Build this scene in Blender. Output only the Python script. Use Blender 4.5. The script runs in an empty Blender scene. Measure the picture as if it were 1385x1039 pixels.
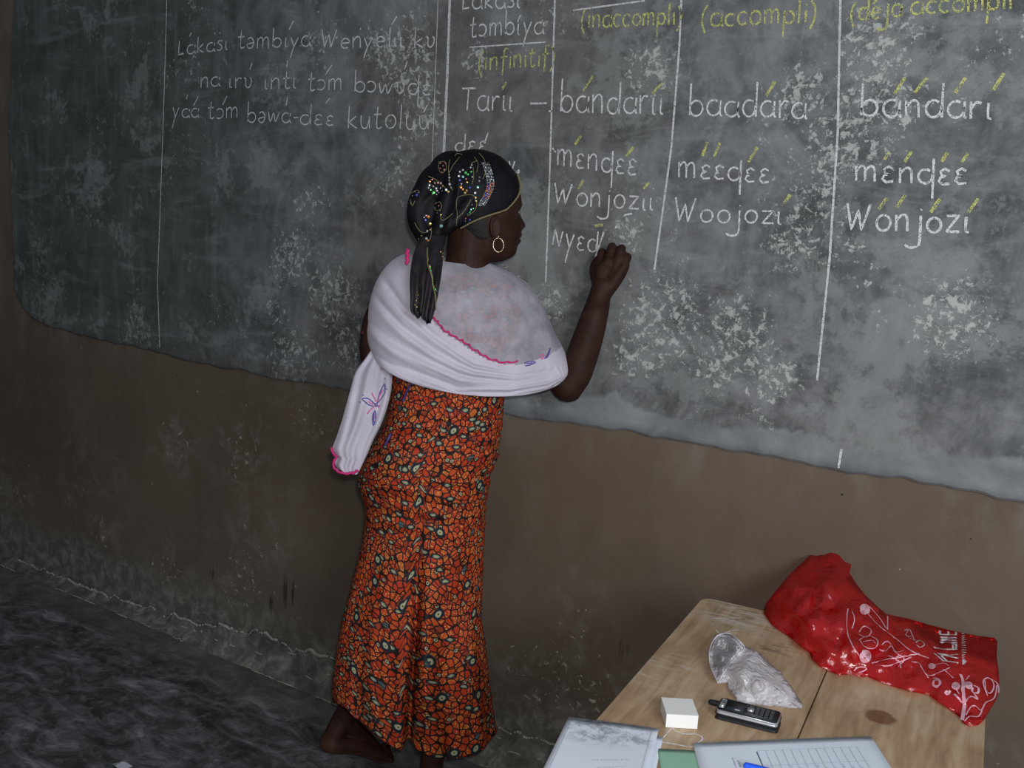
import bpy, bmesh, math, random
import numpy as np
from mathutils import Vector, Matrix, noise as mnoise
from mathutils.bvhtree import BVHTree
from math import sin, cos, pi, radians, sqrt, exp, tan
C = bpy.context.scene.collection
random.seed(4)

# ------------------------------------------------------------------ camera
YAW, PITCH, ROLL, DIST, FPX, H = -0.56304, 0.161766, 0.063091, 2.32891, 1337.54, 1.58
def cam_axes():
    cy, sy, cp, sp = cos(YAW), sin(YAW), cos(PITCH), sin(PITCH)
    f = Vector((sy*cp, cy*cp, -sp)); r = Vector((cy, -sy, 0)); u = r.cross(f)
    cr, sr = cos(ROLL), sin(ROLL)
    return r*cr+u*sr, -r*sr+u*cr, f
CR, CU, CF = cam_axes()
CAM = Vector((0, -DIST, H))
cd = bpy.data.cameras.new('camera'); cam = bpy.data.objects.new('camera', cd); C.objects.link(cam)
M = Matrix.Identity(4)
for i in range(3):
    M[i][0] = CR[i]; M[i][1] = CU[i]; M[i][2] = -CF[i]; M[i][3] = CAM[i]
cam.matrix_world = M
cd.sensor_fit = 'HORIZONTAL'; cd.sensor_width = 36; cd.lens = 36*FPX/1385; cd.clip_start = .02
bpy.context.scene.camera = cam

# ------------------------------------------------------------------ light and exposure
w = bpy.data.worlds.new('dim_room'); bpy.context.scene.world = w; w.use_nodes = True
w.node_tree.nodes['Background'].inputs[0].default_value = (.80, .88, 1, 1)
w.node_tree.nodes['Background'].inputs[1].default_value = .17
def area(name, loc, target, sx, sy, watts, col, shape='RECTANGLE'):
    l = bpy.data.lights.new(name, 'AREA'); l.shape = shape; l.size = sx
    if shape == 'RECTANGLE': l.size_y = sy
    l.energy = watts; l.color = col
    o = bpy.data.objects.new(name, l); C.objects.link(o); o.location = loc
    o.rotation_euler = (Vector(target)-Vector(loc)).to_track_quat('-Z', 'Y').to_euler()
    return o
area('window_daylight', (2.0, -2.9, 2.15), (-.8, 0, 1.3), 1.4, 1.2, 82, (.86, .93, 1))
area('camera_flash', (.04, -2.34, 1.66), (-.9, 0, 1.25), .05, .05, 19, (1, .97, .93), 'DISK')
vs = bpy.context.scene.view_settings
vs.view_transform = 'Standard'; vs.look = 'None'; vs.gamma = 1; vs.use_curve_mapping = False; vs.exposure = 0

# ------------------------------------------------------------------ pixel -> place helpers
def ray(px, py):
    return (CF + CR*((px-692.5)/FPX) - CU*((py-519.5)/FPX)).normalized()
def on_y(px, py, y=0.0):
    d = ray(px, py); t = (y-CAM.y)/d.y; return CAM + d*t
def on_z(px, py, z=0.0):
    d = ray(px, py); t = (z-CAM.z)/d.z; return CAM + d*t
P0 = Vector((-1.625, -.392, 0))                     # where the woman stands
VV = Vector((P0.x-CAM.x, P0.y-CAM.y, 0)).normalized()
EE = Vector((VV.y, -VV.x, 0))
def at(px, py, off=0.0):
    d = ray(px, py); t = (P0+VV*off-CAM).dot(VV)/d.dot(VV); return CAM + d*t
def lerp(a, b, t): return a+(b-a)*t
def sm(x, a, b):
    t = min(1, max(0, (x-a)/(b-a))); return t*t*(3-2*t)
def interp(x, xs, ys): return float(np.interp(x, xs, ys))
def catmull(pts, n):
    pts = [tuple(p) for p in pts]; P = [pts[0]]+pts+[pts[-1]]; out = []
    for i in range(1, len(P)-2):
        for k in range(n):
            t = k/n
            out.append(tuple(.5*((2*b)+(-a+c)*t+(2*a-5*b+4*c-d)*t*t+(-a+3*b-3*c+d)*t**3) for a, b, c, d in zip(P[i-1], P[i], P[i+1], P[i+2])))
    out.append(pts[-1]); return out

# ------------------------------------------------------------------ object helpers
def link(name, me, mat=None, parent=None, smooth=False):
    o = bpy.data.objects.new(name, me); C.objects.link(o)
    if mat:
        for m in (mat if isinstance(mat, (list, tuple)) else [mat]): me.materials.append(m)
    if parent: o.parent = parent
    if smooth:
        me.polygons.foreach_set('use_smooth', [True]*len(me.polygons))
    me.update(); return o
def from_bm(name, bm, mat=None, parent=None, smooth=False, recalc=True):
    if recalc: bmesh.ops.recalc_face_normals(bm, faces=bm.faces)
    me = bpy.data.meshes.new(name); bm.to_mesh(me); bm.free()
    return link(name, me, mat, parent, smooth)
def tag(o, label=None, cat=None, group=None, kind=None):
    if label: o['label'] = label
    if cat: o['category'] = cat
    if group: o['group'] = group
    if kind: o['kind'] = kind
    return o
def empty(name, loc, rz=0):
    o = bpy.data.objects.new(name, None); C.objects.link(o); o.location = loc; o.rotation_euler = (0, 0, rz); return o
def grid(bm, P, nu, nv, closeu=False, uv=None, mi=0):
    """P(i,j)-> Vector ; i in 0..nu, j in 0..nv"""
    V = [[bm.verts.new(P(i, j)) for i in range(nu if closeu else nu+1)] for j in range(nv+1)]
    lay = bm.loops.layers.uv.verify() if uv else None
    for j in range(nv):
        for i in range(nu):
            i2 = (i+1) % nu if closeu else i+1
            f = bm.faces.new((V[j][i], V[j][i2], V[j+1][i2], V[j+1][i])); f.material_index = mi
            if uv:
                for l, (a, b) in zip(f.loops, ((i, j), (i+1, j), (i+1, j+1), (i, j+1))): l[lay].uv = uv(a, b)
    return V
def tube(bm, pts, radii, seg=12, flat=None, caps=True):
    """round-ended tapered tube through pts"""
    pts = [Vector(p) for p in pts]; n = len(pts); rings = []
    up = None
    for i in range(n):
        d = (pts[min(n-1, i+1)]-pts[max(0, i-1)]).normalized()
        if up is None:
            up = Vector((0, 0, 1)) if abs(d.z) < .9 else Vector((1, 0, 0))
        a = d.cross(up).normalized(); b = a.cross(d).normalized(); up = b
        rings.append((pts[i], a, b, radii[i], d))
    seq = []
    if caps:
        p, a, b, r, d = rings[0]
        for k in (80, 55, 28): seq.append((p-d*r*sin(radians(k)), a, b, r*cos(radians(k))))
    for p, a, b, r, d in rings: seq.append((p, a, b, r))
    if caps:
        p, a, b, r, d = rings[-1]
        for k in (28, 55, 80): seq.append((p+d*r*sin(radians(k)), a, b, r*cos(radians(k))))
    V = []
    for p, a, b, r in seq:
        V.append([bm.verts.new(p+a*cos(2*pi*k/seg)*r+b*sin(2*pi*k/seg)*r*(flat or 1)) for k in range(seg)])
    for q, s in zip(V, V[1:]):
        for k in range(seg): bm.faces.new((q[k], q[(k+1) % seg], s[(k+1) % seg], s[k]))
    bm.faces.new(V[0][::-1]); bm.faces.new(V[-1])
def limb(bm, pr, n=6, seg=24):
    """pr: list of (x,y,z,r)"""
    q = catmull(pr, n); tube(bm, [Vector(p[:3]) for p in q], [p[3] for p in q], seg)
def ellipsoid(bm, c, axes, nu=20, nv=12):
    c = Vector(c); A = [Vector(a) for a in axes]
    V = []
    for j in range(1, nv):
        th = pi*j/nv
        V.append([bm.verts.new(c+A[0]*(sin(th)*cos(2*pi*i/nu))+A[1]*(sin(th)*sin(2*pi*i/nu))+A[2]*cos(th)) for i in range(nu)])
    t = bm.verts.new(c+A[2]); b = bm.verts.new(c-A[2])
    for q, s in zip(V, V[1:]):
        for i in range(nu): bm.faces.new((q[i], q[(i+1) % nu], s[(i+1) % nu], s[i]))
    for i in range(nu):
        bm.faces.new((t, V[0][(i+1) % nu], V[0][i])); bm.faces.new((b, V[-1][i], V[-1][(i+1) % nu]))
def box(bm, M4, x0, x1, y0, y1, z0, z1, bevel=0):
    vs_ = [bm.verts.new(M4 @ Vector((x, y, z))) for z in (z0, z1) for y in (y0, y1) for x in (x0, x1)]
    fs = [bm.faces.new([vs_[i] for i in q]) for q in ((0, 2, 3, 1), (4, 5, 7, 6), (0, 1, 5, 4), (2, 6, 7, 3), (0, 4, 6, 2), (1, 3, 7, 5))]
    if bevel:
        es = set(e for f in fs for e in f.edges)
        bmesh.ops.bevel(bm, geom=list(es), offset=bevel, segments=2, affect='EDGES', profile=.6)
def remesh(bm, vox, smooth_it=4, fac=.5):
    bmesh.ops.recalc_face_normals(bm, faces=bm.faces)
    me = bpy.data.meshes.new('tmp'); bm.to_mesh(me); bm.free()
    o = bpy.data.objects.new('tmp', me); C.objects.link(o)
    m = o.modifiers.new('r', 'REMESH'); m.mode = 'VOXEL'; m.voxel_size = vox; m.adaptivity = 0
    s = o.modifiers.new('s', 'SMOOTH'); s.iterations = smooth_it; s.factor = fac
    dg = bpy.context.evaluated_depsgraph_get(); dg.update()
    res = bpy.data.meshes.new_from_object(o.evaluated_get(dg))
    bpy.data.objects.remove(o); bpy.data.meshes.remove(me)
    return res
def bvh_of(o):
    me = o.data; return BVHTree.FromPolygons([v.co.copy() for v in me.vertices], [tuple(p.vertices) for p in me.polygons])
def cast(bvh, px, py, lift=.0015, fallback=None):
    """the place on a surface that this point of the photograph shows"""
    d = ray(px, py); h = bvh.ray_cast(CAM, d)
    if h[0] is None:
        return (fallback, Vector((0, -1, 0))) if fallback is not None else (None, None)
    n = h[1] if h[1].dot(d) < 0 else -h[1]
    return h[0]+n*lift, n
def ribbon(bm, pts, nrm, width, jitter=0, mi=0):
    """flat stroke of chalk, ink or thread lying on a surface"""
    pts = [Vector(p) for p in pts]
    if len(pts) < 2: return
    n = len(pts); L = []
    for i, p in enumerate(pts):
        d = (pts[min(n-1, i+1)]-pts[max(0, i-1)])
        nn = nrm[i] if isinstance(nrm, list) else nrm
        s = d.cross(nn)
        if s.length < 1e-9: s = Vector((0, 0, 1))
        s.normalize(); wv = width*(.5+random.uniform(-jitter, jitter))
        L.append((bm.verts.new(p+s*wv), bm.verts.new(p-s*wv)))
    for a, b in zip(L, L[1:]):
        f = bm.faces.new((a[0], b[0], b[1], a[1])); f.material_index = mi

# ------------------------------------------------------------------ node helper
class NT:
    def __init__(s, name):
        s.m = bpy.data.materials.new(name); s.m.use_nodes = True; s.t = s.m.node_tree; s.n = s.t.nodes
        s.bsdf = s.n['Principled BSDF']; s.out = s.n['Material Output']
    def put(s, sock, v):
        if v is None: return
        if hasattr(v, 'links'): s.t.links.new(v, sock)
        else:
            if isinstance(v, (tuple, list)) and len(v) == 3 and len(sock.default_value) == 4: v = tuple(v)+(1,)
            sock.default_value = v
    def new(s, typ, **kw):
        nd = s.n.new(typ)
        for k, v in kw.items(): setattr(nd, k, v)
        return nd
    def pos(s, kind='Object'): return s.new('ShaderNodeTexCoord').outputs[kind]
    def attr(s, name, out='Color'): return s.new('ShaderNodeAttribute', attribute_name=name).outputs[out]
    def mapping(s, v, loc=(0, 0, 0), rot=(0, 0, 0), sc=(1, 1, 1)):
        nd = s.new('ShaderNodeMapping'); s.put(nd.inputs[0], v); nd.inputs[1].default_value = loc; nd.inputs[2].default_value = rot; nd.inputs[3].default_value = sc
        return nd.outputs[0]
    def noise(s, v, scale, detail=4, rough=.55, dist=0, out=0):
        nd = s.new('ShaderNodeTexNoise'); s.put(nd.inputs['Vector'], v); nd.inputs['Scale'].default_value = scale
        nd.inputs['Detail'].default_value = detail; nd.inputs['Roughness'].default_value = rough; nd.inputs['Distortion'].default_value = dist
        return nd.outputs[out]
    dim = '3D'
    def vor(s, v, scale, feature='F1', rnd=1, out='Distance'):
        nd = s.new('ShaderNodeTexVoronoi', feature=feature, voronoi_dimensions=s.dim); s.put(nd.inputs['Vector'], v); nd.inputs['Scale'].default_value = scale; nd.inputs['Randomness'].default_value = rnd
        return nd.outputs[out]
    def vor2(s, v, scale, rnd=1):
        nd = s.new('ShaderNodeTexVoronoi', feature='F1', voronoi_dimensions=s.dim); s.put(nd.inputs['Vector'], v); nd.inputs['Scale'].default_value = scale; nd.inputs['Randomness'].default_value = rnd
        return nd.outputs['Distance'], nd.outputs['Color'], nd.outputs['Position']
    def ramp(s, f, a, b, lo=0.0, hi=1.0):
        nd = s.new('ShaderNodeMapRange', interpolation_type='SMOOTHSTEP'); s.put(nd.inputs[0], f)
        nd.inputs[1].default_value = a; nd.inputs[2].default_value = b; nd.inputs[3].default_value = lo; nd.inputs[4].default_value = hi
        return nd.outputs[0]
    def cramp(s, f, stops, mode='LINEAR'):
        nd = s.new('ShaderNodeValToRGB'); s.put(nd.inputs[0], f); cr = nd.color_ramp; cr.interpolation = mode
        while len(cr.elements) < len(stops): cr.elements.new(.5)
        for e, (p, c) in zip(cr.elements, stops): e.position = p; e.color = tuple(c)+(1,)
        return nd.outputs[0]
    def math(s, op, a, b=None, c=None, clamp=False):
        nd = s.new('ShaderNodeMath', operation=op, use_clamp=clamp); s.put(nd.inputs[0], a)
        if b is not None: s.put(nd.inputs[1], b)
        if c is not None: s.put(nd.inputs[2], c)
        return nd.outputs[0]
    def vmath(s, op, a, b=None):
        nd = s.new('ShaderNodeVectorMath', operation=op); s.put(nd.inputs[0], a)
        if b is not None: s.put(nd.inputs[1], b)
        return nd.outputs['Value'] if op in ('DISTANCE', 'LENGTH', 'DOT_PRODUCT') else nd.outputs[0]
    def sep(s, v):
        nd = s.new('ShaderNodeSeparateXYZ'); s.put(nd.inputs[0], v); return nd.outputs
    def mix(s, f, a, b, blend='MIX'):
        nd = s.new('ShaderNodeMix', data_type='RGBA', blend_type=blend); s.put(nd.inputs[0], f); s.put(nd.inputs[6], a); s.put(nd.inputs[7], b); return nd.outputs[2]
    def blob(s, v, c, r, soft=.5):
        d = s.vmath('DISTANCE', v, tuple(c)); return s.ramp(d, r*soft, r, 1, 0)
    def bump(s, h, strength=.3, dist=.01):
        nd = s.new('ShaderNodeBump'); s.put(nd.inputs['Height'], h); nd.inputs['Strength'].default_value = strength; nd.inputs['Distance'].default_value = dist
        s.t.links.new(nd.outputs[0], s.bsdf.inputs['Normal']); return nd
    def set(s, **kw):
        for k, v in kw.items():
            k = {'col': 'Base Color', 'rough': 'Roughness', 'metal': 'Metallic', 'spec': 'Specular IOR Level', 'alpha': 'Alpha', 'trans': 'Transmission Weight', 'ior': 'IOR', 'sheen': 'Sheen Weight', 'sss': 'Subsurface Weight'}.get(k, k)
            s.put(s.bsdf.inputs[k], v)
        return s.m
def plain(name, col, rough=.6, metal=0, spec=.5):
    return NT(name).set(col=col, rough=rough, metal=metal, spec=spec)

# ------------------------------------------------------------------ materials of the setting
def W(px, py): p = on_y(px, py, 0); return (p.x, 0, p.z)
def mat_board():
    n = NT('slate_paint'); p = n.pos(); x, y, z = n.sep(p)[:3]
    pf = n.vmath('MULTIPLY', p, (1, 0, 1))
    big = n.noise(pf, 1.7, 6, .6, .6); mid = n.noise(pf, 6, 8, .65, .8)
    c = n.cramp(big, [(.30, (.075, .080, .082)), (.47, (.120, .126, .128)), (.60, (.170, .176, .178)), (.75, (.23, .236, .238))])
    c = n.mix(n.ramp(mid, .35, .68), n.mix(.55, c, (.035, .038, .040)), n.mix(.45, c, (.27, .275, .28)))
    c = n.mix(n.math('MULTIPLY', n.ramp(n.noise(pf, 14, 8, .7, .6), .42, .66), .30), c, (.30, .305, .31)); c = n.mix(n.math('MULTIPLY', n.ramp(n.noise(n.mapping(pf, loc=(4, 0, 2)), 10, 8, .7, .6), .52, .70), .45), c, (.045, .045, .045))
    # warmer, browner worn zone in the upper middle
    warm = n.math('MULTIPLY', n.blob(pf, W(690, 130), .75, .1), n.ramp(n.noise(pf, 2.4, 4), .35, .6))
    c = n.mix(n.math('MULTIPLY', warm, .6), c, (.135, .125, .112))
    # greener paint on the far left third, mixed darker for the light's falloff
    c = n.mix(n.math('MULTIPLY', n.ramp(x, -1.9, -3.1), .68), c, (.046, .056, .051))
    # swept chalk dust, wiped diagonally
    sw = n.noise(n.mapping(pf, rot=(0, radians(35), 0), sc=(1, 1, 4.5)), 3.2, 7, .6, 1.2)
    c = n.mix(n.math('MULTIPLY', n.ramp(sw, .52, .78), .45), c, (.30, .31, .31))
    vert = n.noise(n.mapping(pf, sc=(6, 1, .8)), 4, 5, .6, .3)
    c = n.mix(n.math('MULTIPLY', n.ramp(vert, .48, .72), .22), c, (.25, .26, .26))
    # cement showing where the paint has worn off
    patch = n.noise(pf, 3.1, 10, .68, .4)
    right = n.ramp(x, -2.6, -.9)
    pm = n.math('MULTIPLY', n.ramp(n.math('ADD', n.math('ADD', n.math('MULTIPLY', patch, .65), n.math('MULTIPLY', n.noise(pf, 30, 7, .75), .35)), n.math('MULTIPLY', right, .03)), .535, .575), .42)
    c = n.mix(pm, c, (.27, .285, .28))
    # chips: fine speckle inside clusters
    cl = n.noise(pf, 2.3, 3, .5)
    cl = n.ramp(cl, .42, .68)
    for (q, r) in (((400, 350), .22), ((455, 400), .25), ((900, 430), .28), ((1000, 455), .22), ((745, 410), .13), ((1050, 510), .15), ((885, 95), .16), ((1080, 125), .16), ((1190, 60), .2), ((850, 320), .12), ((970, 500), .13), ((650, 80), .12), ((480, 470), .2), ((860, 480), .15), ((1290, 430), .2), ((1130, 220), .16), ((1200, 140), .12)):
        cl = n.math('MAXIMUM', cl, n.blob(pf, W(*q), r, .15))
    sp = n.noise(pf, 44, 10, .78, .4); sp2 = n.noise(pf, 150, 4, .7)
    th = n.math('SUBTRACT', .70, n.math('MULTIPLY', cl, .185))
    chip = n.ramp(n.math('SUBTRACT', sp, th), .0, .02)
    th2 = n.math('SUBTRACT', .715, n.math('MULTIPLY', cl, .11))
    chip2 = n.ramp(n.math('SUBTRACT', sp2, th2), .0, .02)
    chips = n.math('MAXIMUM', chip, chip2)
    chips = n.math('MULTIPLY', chips, n.ramp(x, -3.9, -2.0, .25, 1))
    c = n.mix(n.math('MULTIPLY', chips, .60), c, (.60, .62, .60))
    # pale smooth cement lip along the bottom, right of the woman
    edge = n.math('ADD', z, n.math('MULTIPLY', n.math('SUBTRACT', n.noise(pf, 3.3, 5, .6, .7), .5), .16))
    band = n.math('MULTIPLY', n.ramp(edge, 1.135, 1.12), n.ramp(x, -2.6, -1.4, .0, 1))
    lipc = n.mix(n.ramp(n.noise(pf, 5, 6, .6, .8), .3, .7), (.15, .165, .175), (.31, .335, .345))
    c = n.mix(n.math('MULTIPLY', band, .8), c, lipc)
    low = n.ramp(z, 1.09, 1.055); c = n.mix(n.math('MULTIPLY', low, .45), c, (.07, .07, .07))  # bottom edge darkened, shade under the slab's edge put into the colour
    n.bump(n.math('ADD', n.math('MULTIPLY', mid, .6), n.math('MULTIPLY', chips, -.25)), .35, .006)
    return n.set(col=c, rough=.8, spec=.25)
def mat_wall():
    n = NT('brown_wall_paint'); p = n.pos(); x, y, z = n.sep(p)[:3]; pf = n.vmath('MULTIPLY', p, (1, 0, 1))
    big = n.noise(pf, 1.2, 5, .55, .3)
    c = n.cramp(big, [(.3, (.095, .070, .051)), (.55, (.135, .098, .070)), (.75, (.170, .128, .093))])
    c = n.mix(n.math('MULTIPLY', n.ramp(n.noise(n.mapping(pf, sc=(1, 1, .5)), 9, 6, .6), .45, .75), .22), c, (.18, .15, .12))
    low = n.ramp(n.math('ADD', z, n.math('MULTIPLY', n.noise(pf, 2.5, 5), .5)), .95, .35)       # scuffed towards the floor
    c = n.mix(n.math('MULTIPLY', low, .40), c, (.095, .088, .078))
    cl = n.math('MULTIPLY', n.ramp(n.noise(pf, 2.2, 4, .5), .42, .62), n.ramp(z, 1.0, .2, .25, 1))
    for (q, r) in (((230, 780), .3), ((330, 790), .35), ((700, 900), .16), ((330, 610), .3), ((420, 570), .25), ((240, 600), .25)):
        cl = n.math('MAXIMUM', cl, n.blob(pf, W(*q), r, .1))
    sp = n.noise(pf, 46, 10, .78, .6)
    chip = n.ramp(n.math('SUBTRACT', sp, n.math('SUBTRACT', .725, n.math('MULTIPLY', cl, .150))), 0, .025)
    sm_ = n.math('MULTIPLY', cl, n.ramp(n.noise(pf, 12, 8, .7, .8), .45, .68)); c = n.mix(n.math('MULTIPLY', sm_, .5), c, (.23, .21, .175))
    c = n.mix(n.math('MULTIPLY', chip, .75), c, (.48, .46, .40))
    dot = n.vor(pf, 9); c = n.mix(n.ramp(dot, .035, .02), c, (.40, .35, .28))
    dot = n.vor(n.mapping(pf, loc=(3, 0, 5)), 8); c = n.mix(n.ramp(dot, .03, .02), c, (.03, .025, .02))
    # pale dust washed down from the board
    dn = n.math('MULTIPLY', n.ramp(z, .90, 1.06), n.ramp(n.noise(n.mapping(pf, sc=(1, 1, .35)), 6, 6, .6, .5), .45, .7))
    c = n.mix(n.math('MULTIPLY', dn, .35), c, (.26, .25, .22))
    g = n.math('MULTIPLY', n.ramp(n.math('ADD', z, n.math('MULTIPLY', n.noise(pf, 4, 5), .25)), .40, .24), .75)
    c = n.mix(g, c, n.mix(n.ramp(n.noise(pf, 20, 8, .7, .5), .42, .64), (.105, .100, .086), (.24, .23, .20)))
    # black rubs where chair backs have scraped
    for (a, b, wd) in (((388, 765), (385, 830), .012), ((398, 775), (396, 825), .008), ((288, 758), (286, 785), .014), ((368, 800), (366, 835), .01), ((840, 860), (840, 900), .008), ((850, 868), (850, 892), .006)):
        A, B = W(*a), W(*b)
        q = n.mapping(n.vmath('SUBTRACT', pf, ((A[0]+B[0])/2, 0, (A[2]+B[2])/2)), sc=(1/wd, 1, 2/abs(A[2]-B[2])))
        m = n.math('MULTIPLY', n.ramp(n.vmath('LENGTH', q), .5, 1.1, 1, 0), n.ramp(n.noise(n.mapping(pf, sc=(8, 1, 1)), 12, 4), .35, .6))
        c = n.mix(n.math('MULTIPLY', m, .8), c, (.02, .02, .018))
    n.bump(n.math('ADD', n.noise(pf, 14, 8, .6), n.math('MULTIPLY', chip, .4)), .25, .006)
    return n.set(col=c, rough=.62, spec=.35)
def mat_floor():
    n = NT('dark_cement_floor'); p = n.pos(); x, y, z = n.sep(p)[:3]; pf = n.vmath('MULTIPLY', p, (1, 1, 0))
    q = n.mapping(pf, rot=(0, 0, radians(20)), sc=(1, 2.0, 1))
    a = n.noise(q, 5.5, 9, .68, .9); b = n.noise(pf, 22, 8, .7, .5)
    c = n.cramp(a, [(.36, (.028, .031, .032)), (.48, (.066, .072, .075)), (.57, (.13, .135, .145)), (.66, (.28, .285, .30))])
    c = n.mix(n.math('MULTIPLY', n.ramp(b, .48, .66), .5), c, (.24, .24, .25))
    near = n.ramp(n.math('ADD', y, n.math('MULTIPLY', n.noise(pf, 3, 4), .16)), -.17, -.05)   # troweled strip against the wall
    c = n.mix(n.math('MULTIPLY', near, .85), c, n.mix(n.ramp(n.noise(pf, 11, 7, .65, .4), .35, .7), (.085, .092, .084), (.175, .182, .165)))
    sp = n.noise(pf, 30, 6, .8, .8); c = n.mix(n.math('MULTIPLY', n.ramp(sp, .68, .72), .6), c, (.34, .34, .35))
    n.bump(n.math('ADD', a, n.math('MULTIPLY', b, .35)), .6, .02)
    return n.set(col=c, rough=.7, spec=.35)
def mat_skirting(light=False):
    n = NT('crumbling_plaster' if light else 'grey_cement_fillet'); p = n.pos()
    a = n.noise(p, 16, 8, .7, .6)
    if light: c = n.cramp(a, [(.35, (.20, .19, .16)), (.6, (.42, .41, .36))])
    else:
        c = n.cramp(a, [(.36, (.075, .075, .064)), (.52, (.135, .136, .116)), (.66, (.27, .27, .23))])
    n.bump(a, .6, .01)
    return n.set(col=c, rough=.85, spec=.2)

# ------------------------------------------------------------------ the setting
XL, XR = -6.5, 2.2
def ngrid(nu, nv, f): 
    bm = bmesh.new(); grid(bm, f, nu, nv); return bm
# floor: slightly uneven
def fl(i, j):
    x = XL+(XR-XL)*i/180; y = .06-3.4*(j/110)
    return Vector((x, y, (mnoise.noise(Vector((x*3, y*3, 0)))*.006+mnoise.noise(Vector((x*9, y*9, 3)))*.003-.004)))
fo = from_bm('floor', ngrid(180, 110, fl), mat_floor(), None, True); fo['kind'] = 'structure'; fo['label'] = 'dark rough cement floor'
def wl(i, j):
    x = XL+(XR-XL)*i/160; z = -.02+3.0*j/60
    return Vector((x, abs(mnoise.noise(Vector((x*1.3, 0, z*1.3))))*.006-.003, z))
bm = ngrid(160, 60, wl)
r = bmesh.ops.extrude_face_region(bm, geom=list(bm.faces)); bmesh.ops.translate(bm, verts=[v for v in r['geom'] if isinstance(v, bmesh.types.BMVert)], vec=(0, .15, 0))
wo = from_bm('wall_back', bm, mat_wall(), None, False); wo['kind'] = 'structure'; wo['label'] = 'brown painted plaster wall below the board'
# side wall that closes the dark left end
bm = bmesh.new(); box(bm, Matrix(), XL-.15, XL, -3.35, .15, -.02, 3)
o = from_bm('wall_left', bm, bpy.data.materials['brown_wall_paint']); o['kind'] = 'structure'

# crumbling cement fillet at the foot of the wall
def fillet_h(x):
    b = interp(x, [-6.5, -3.3, -2.9, -2.6, -2.2, -1.7, -1.4, -1.1, 2], [.02, .02, .045, .085, .115, .12, .115, .10, .09])
    return b+mnoise.noise(Vector((x*6, 2, 0)))*.040*min(1, b/.08)+mnoise.noise(Vector((x*23, 2, 0)))*.020+mnoise.noise(Vector((x*60, 2, 0)))*.008*min(1, b/.08)
bm = bmesh.new(); n_ = 620
def ff(i, j):
    x = XL+(XR-XL)*i/n_; h = fillet_h(x); t = j/8
    if j == 0: return Vector((x, .02, h))
    return Vector((x, -.010-.055*((t-.125)/.875)**2.2+mnoise.noise(Vector((x*12, t*2, 7)))*.005, h*(1-(t-.125)/.875)-.012*(j == 8)))
grid(bm, ff, n_, 8)
o = from_bm('baseboard_back', bm, mat_skirting(), None, True); o['kind'] = 'structure'; o['label'] = 'grey cement fillet along the foot of the wall'
bm = bmesh.new(); pts = []
for seg_ in ((-3.9, -3.0), (-2.95, -2.35), (-2.33, -1.85), (-1.7, -1.0), (-.9, 0)):
    q = []
    k = int((seg_[1]-seg_[0])/.008)
    for i in range(k+1):
        x = lerp(seg_[0], seg_[1], i/k); q.append(Vector((x, -.013, fillet_h(x)+.002)))
    for a, b in zip(q, q[1:]):
        if random.random() < .88:
            wd = .0045+.009*max(0, mnoise.noise(Vector((a.x*9, 5, 0)))+.3)
            tube(bm, [a, b], [wd*.6, wd*.6], 5, caps=False)
k = 0; x = -4.6
while x < 0:
    ln = random.uniform(.02, .11)
    if random.random() < .6: tube(bm, [Vector((x+ln*t_/5, -.064+mnoise.noise(Vector((x*5+t_*.9, 3, 3)))*.012, .0012)) for t_ in range(6)], [.001, .0030, .0014, .0034, .002, .001], 5, caps=False)
    if x > -2.9 and random.random() < .5:
        h = fillet_h(x)*random.uniform(.3, .85); t1_ = 1-h/fillet_h(x); yy = -.010-.055*t1_**2.2-.003
        tube(bm, [Vector((x+ln*.5*t_/3, yy, h+random.uniform(-.004, .004))) for t_ in range(4)], [.001, .0035, .003, .001], 5, caps=False)
    x += ln
o = from_bm('plaster_crust', bm, mat_skirting(True), bpy.data.objects['baseboard_back'], True); o['label'] = 'pale crumbling plaster line'; o['kind'] = 'stuff'

# blackboard: a slab of slate-painted cement trowelled onto the wall
bl = empty('blackboard', on_y(740, 570, 0)); tag(bl, 'wide worn grey blackboard painted on the wall and covered in chalk writing', 'blackboard')
def rel(o):  # keep world coordinates for meshes of children of a moved empty
    o.matrix_parent_inverse = o.parent.matrix_basis.inverted(); return o
bot = [(22, 340), (24, 385), (32, 412), (52, 433), (85, 446), (130, 458), (170, 466), (215, 476), (250, 486), (300, 497), (340, 503), (370, 512), (405, 517), (440, 521), (470, 527), (540, 538), (620, 550), (685, 560), (700, 562), (740, 569), (800, 577), (850, 583), (905, 593), (940, 598), (965, 603), (985, 609), (1040, 616), (1100, 628), (1140, 636), (1200, 645), (1260, 655), (1320, 665), (1385, 681)]
edge = [on_y(*q) for q in catmull(bot, 8)]
poly = [(-3.86, 2.75), (-3.865, 2.3), (on_y(15, 180).x, on_y(15, 180).z)]+[(p.x, p.z) for p in edge]+[(.3, 1.055), (.8, 1.06), (1.3, 1.06), (1.3, 2.75)]
dense = []
for a, b in zip(poly, poly[1:]+poly[:1]):
    L = sqrt((a[0]-b[0])**2+(a[1]-b[1])**2); k = max(1, int(L/.03))
    for i in range(k): dense.append((lerp(a[0], b[0], i/k), lerp(a[1], b[1], i/k)))
def jit(p, s):
    return (p[0]+mnoise.noise(Vector((p[0]*14, p[1]*14, s)))*.006, p[1]+mnoise.noise(Vector((p[0]*16, p[1]*14, s+9)))*.009)
dense = [jit(p, 0) for p in dense]
BY = -.016
bm = bmesh.new(); nD = len(dense); rings = []
cx, cz = -1.4, 1.8
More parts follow.
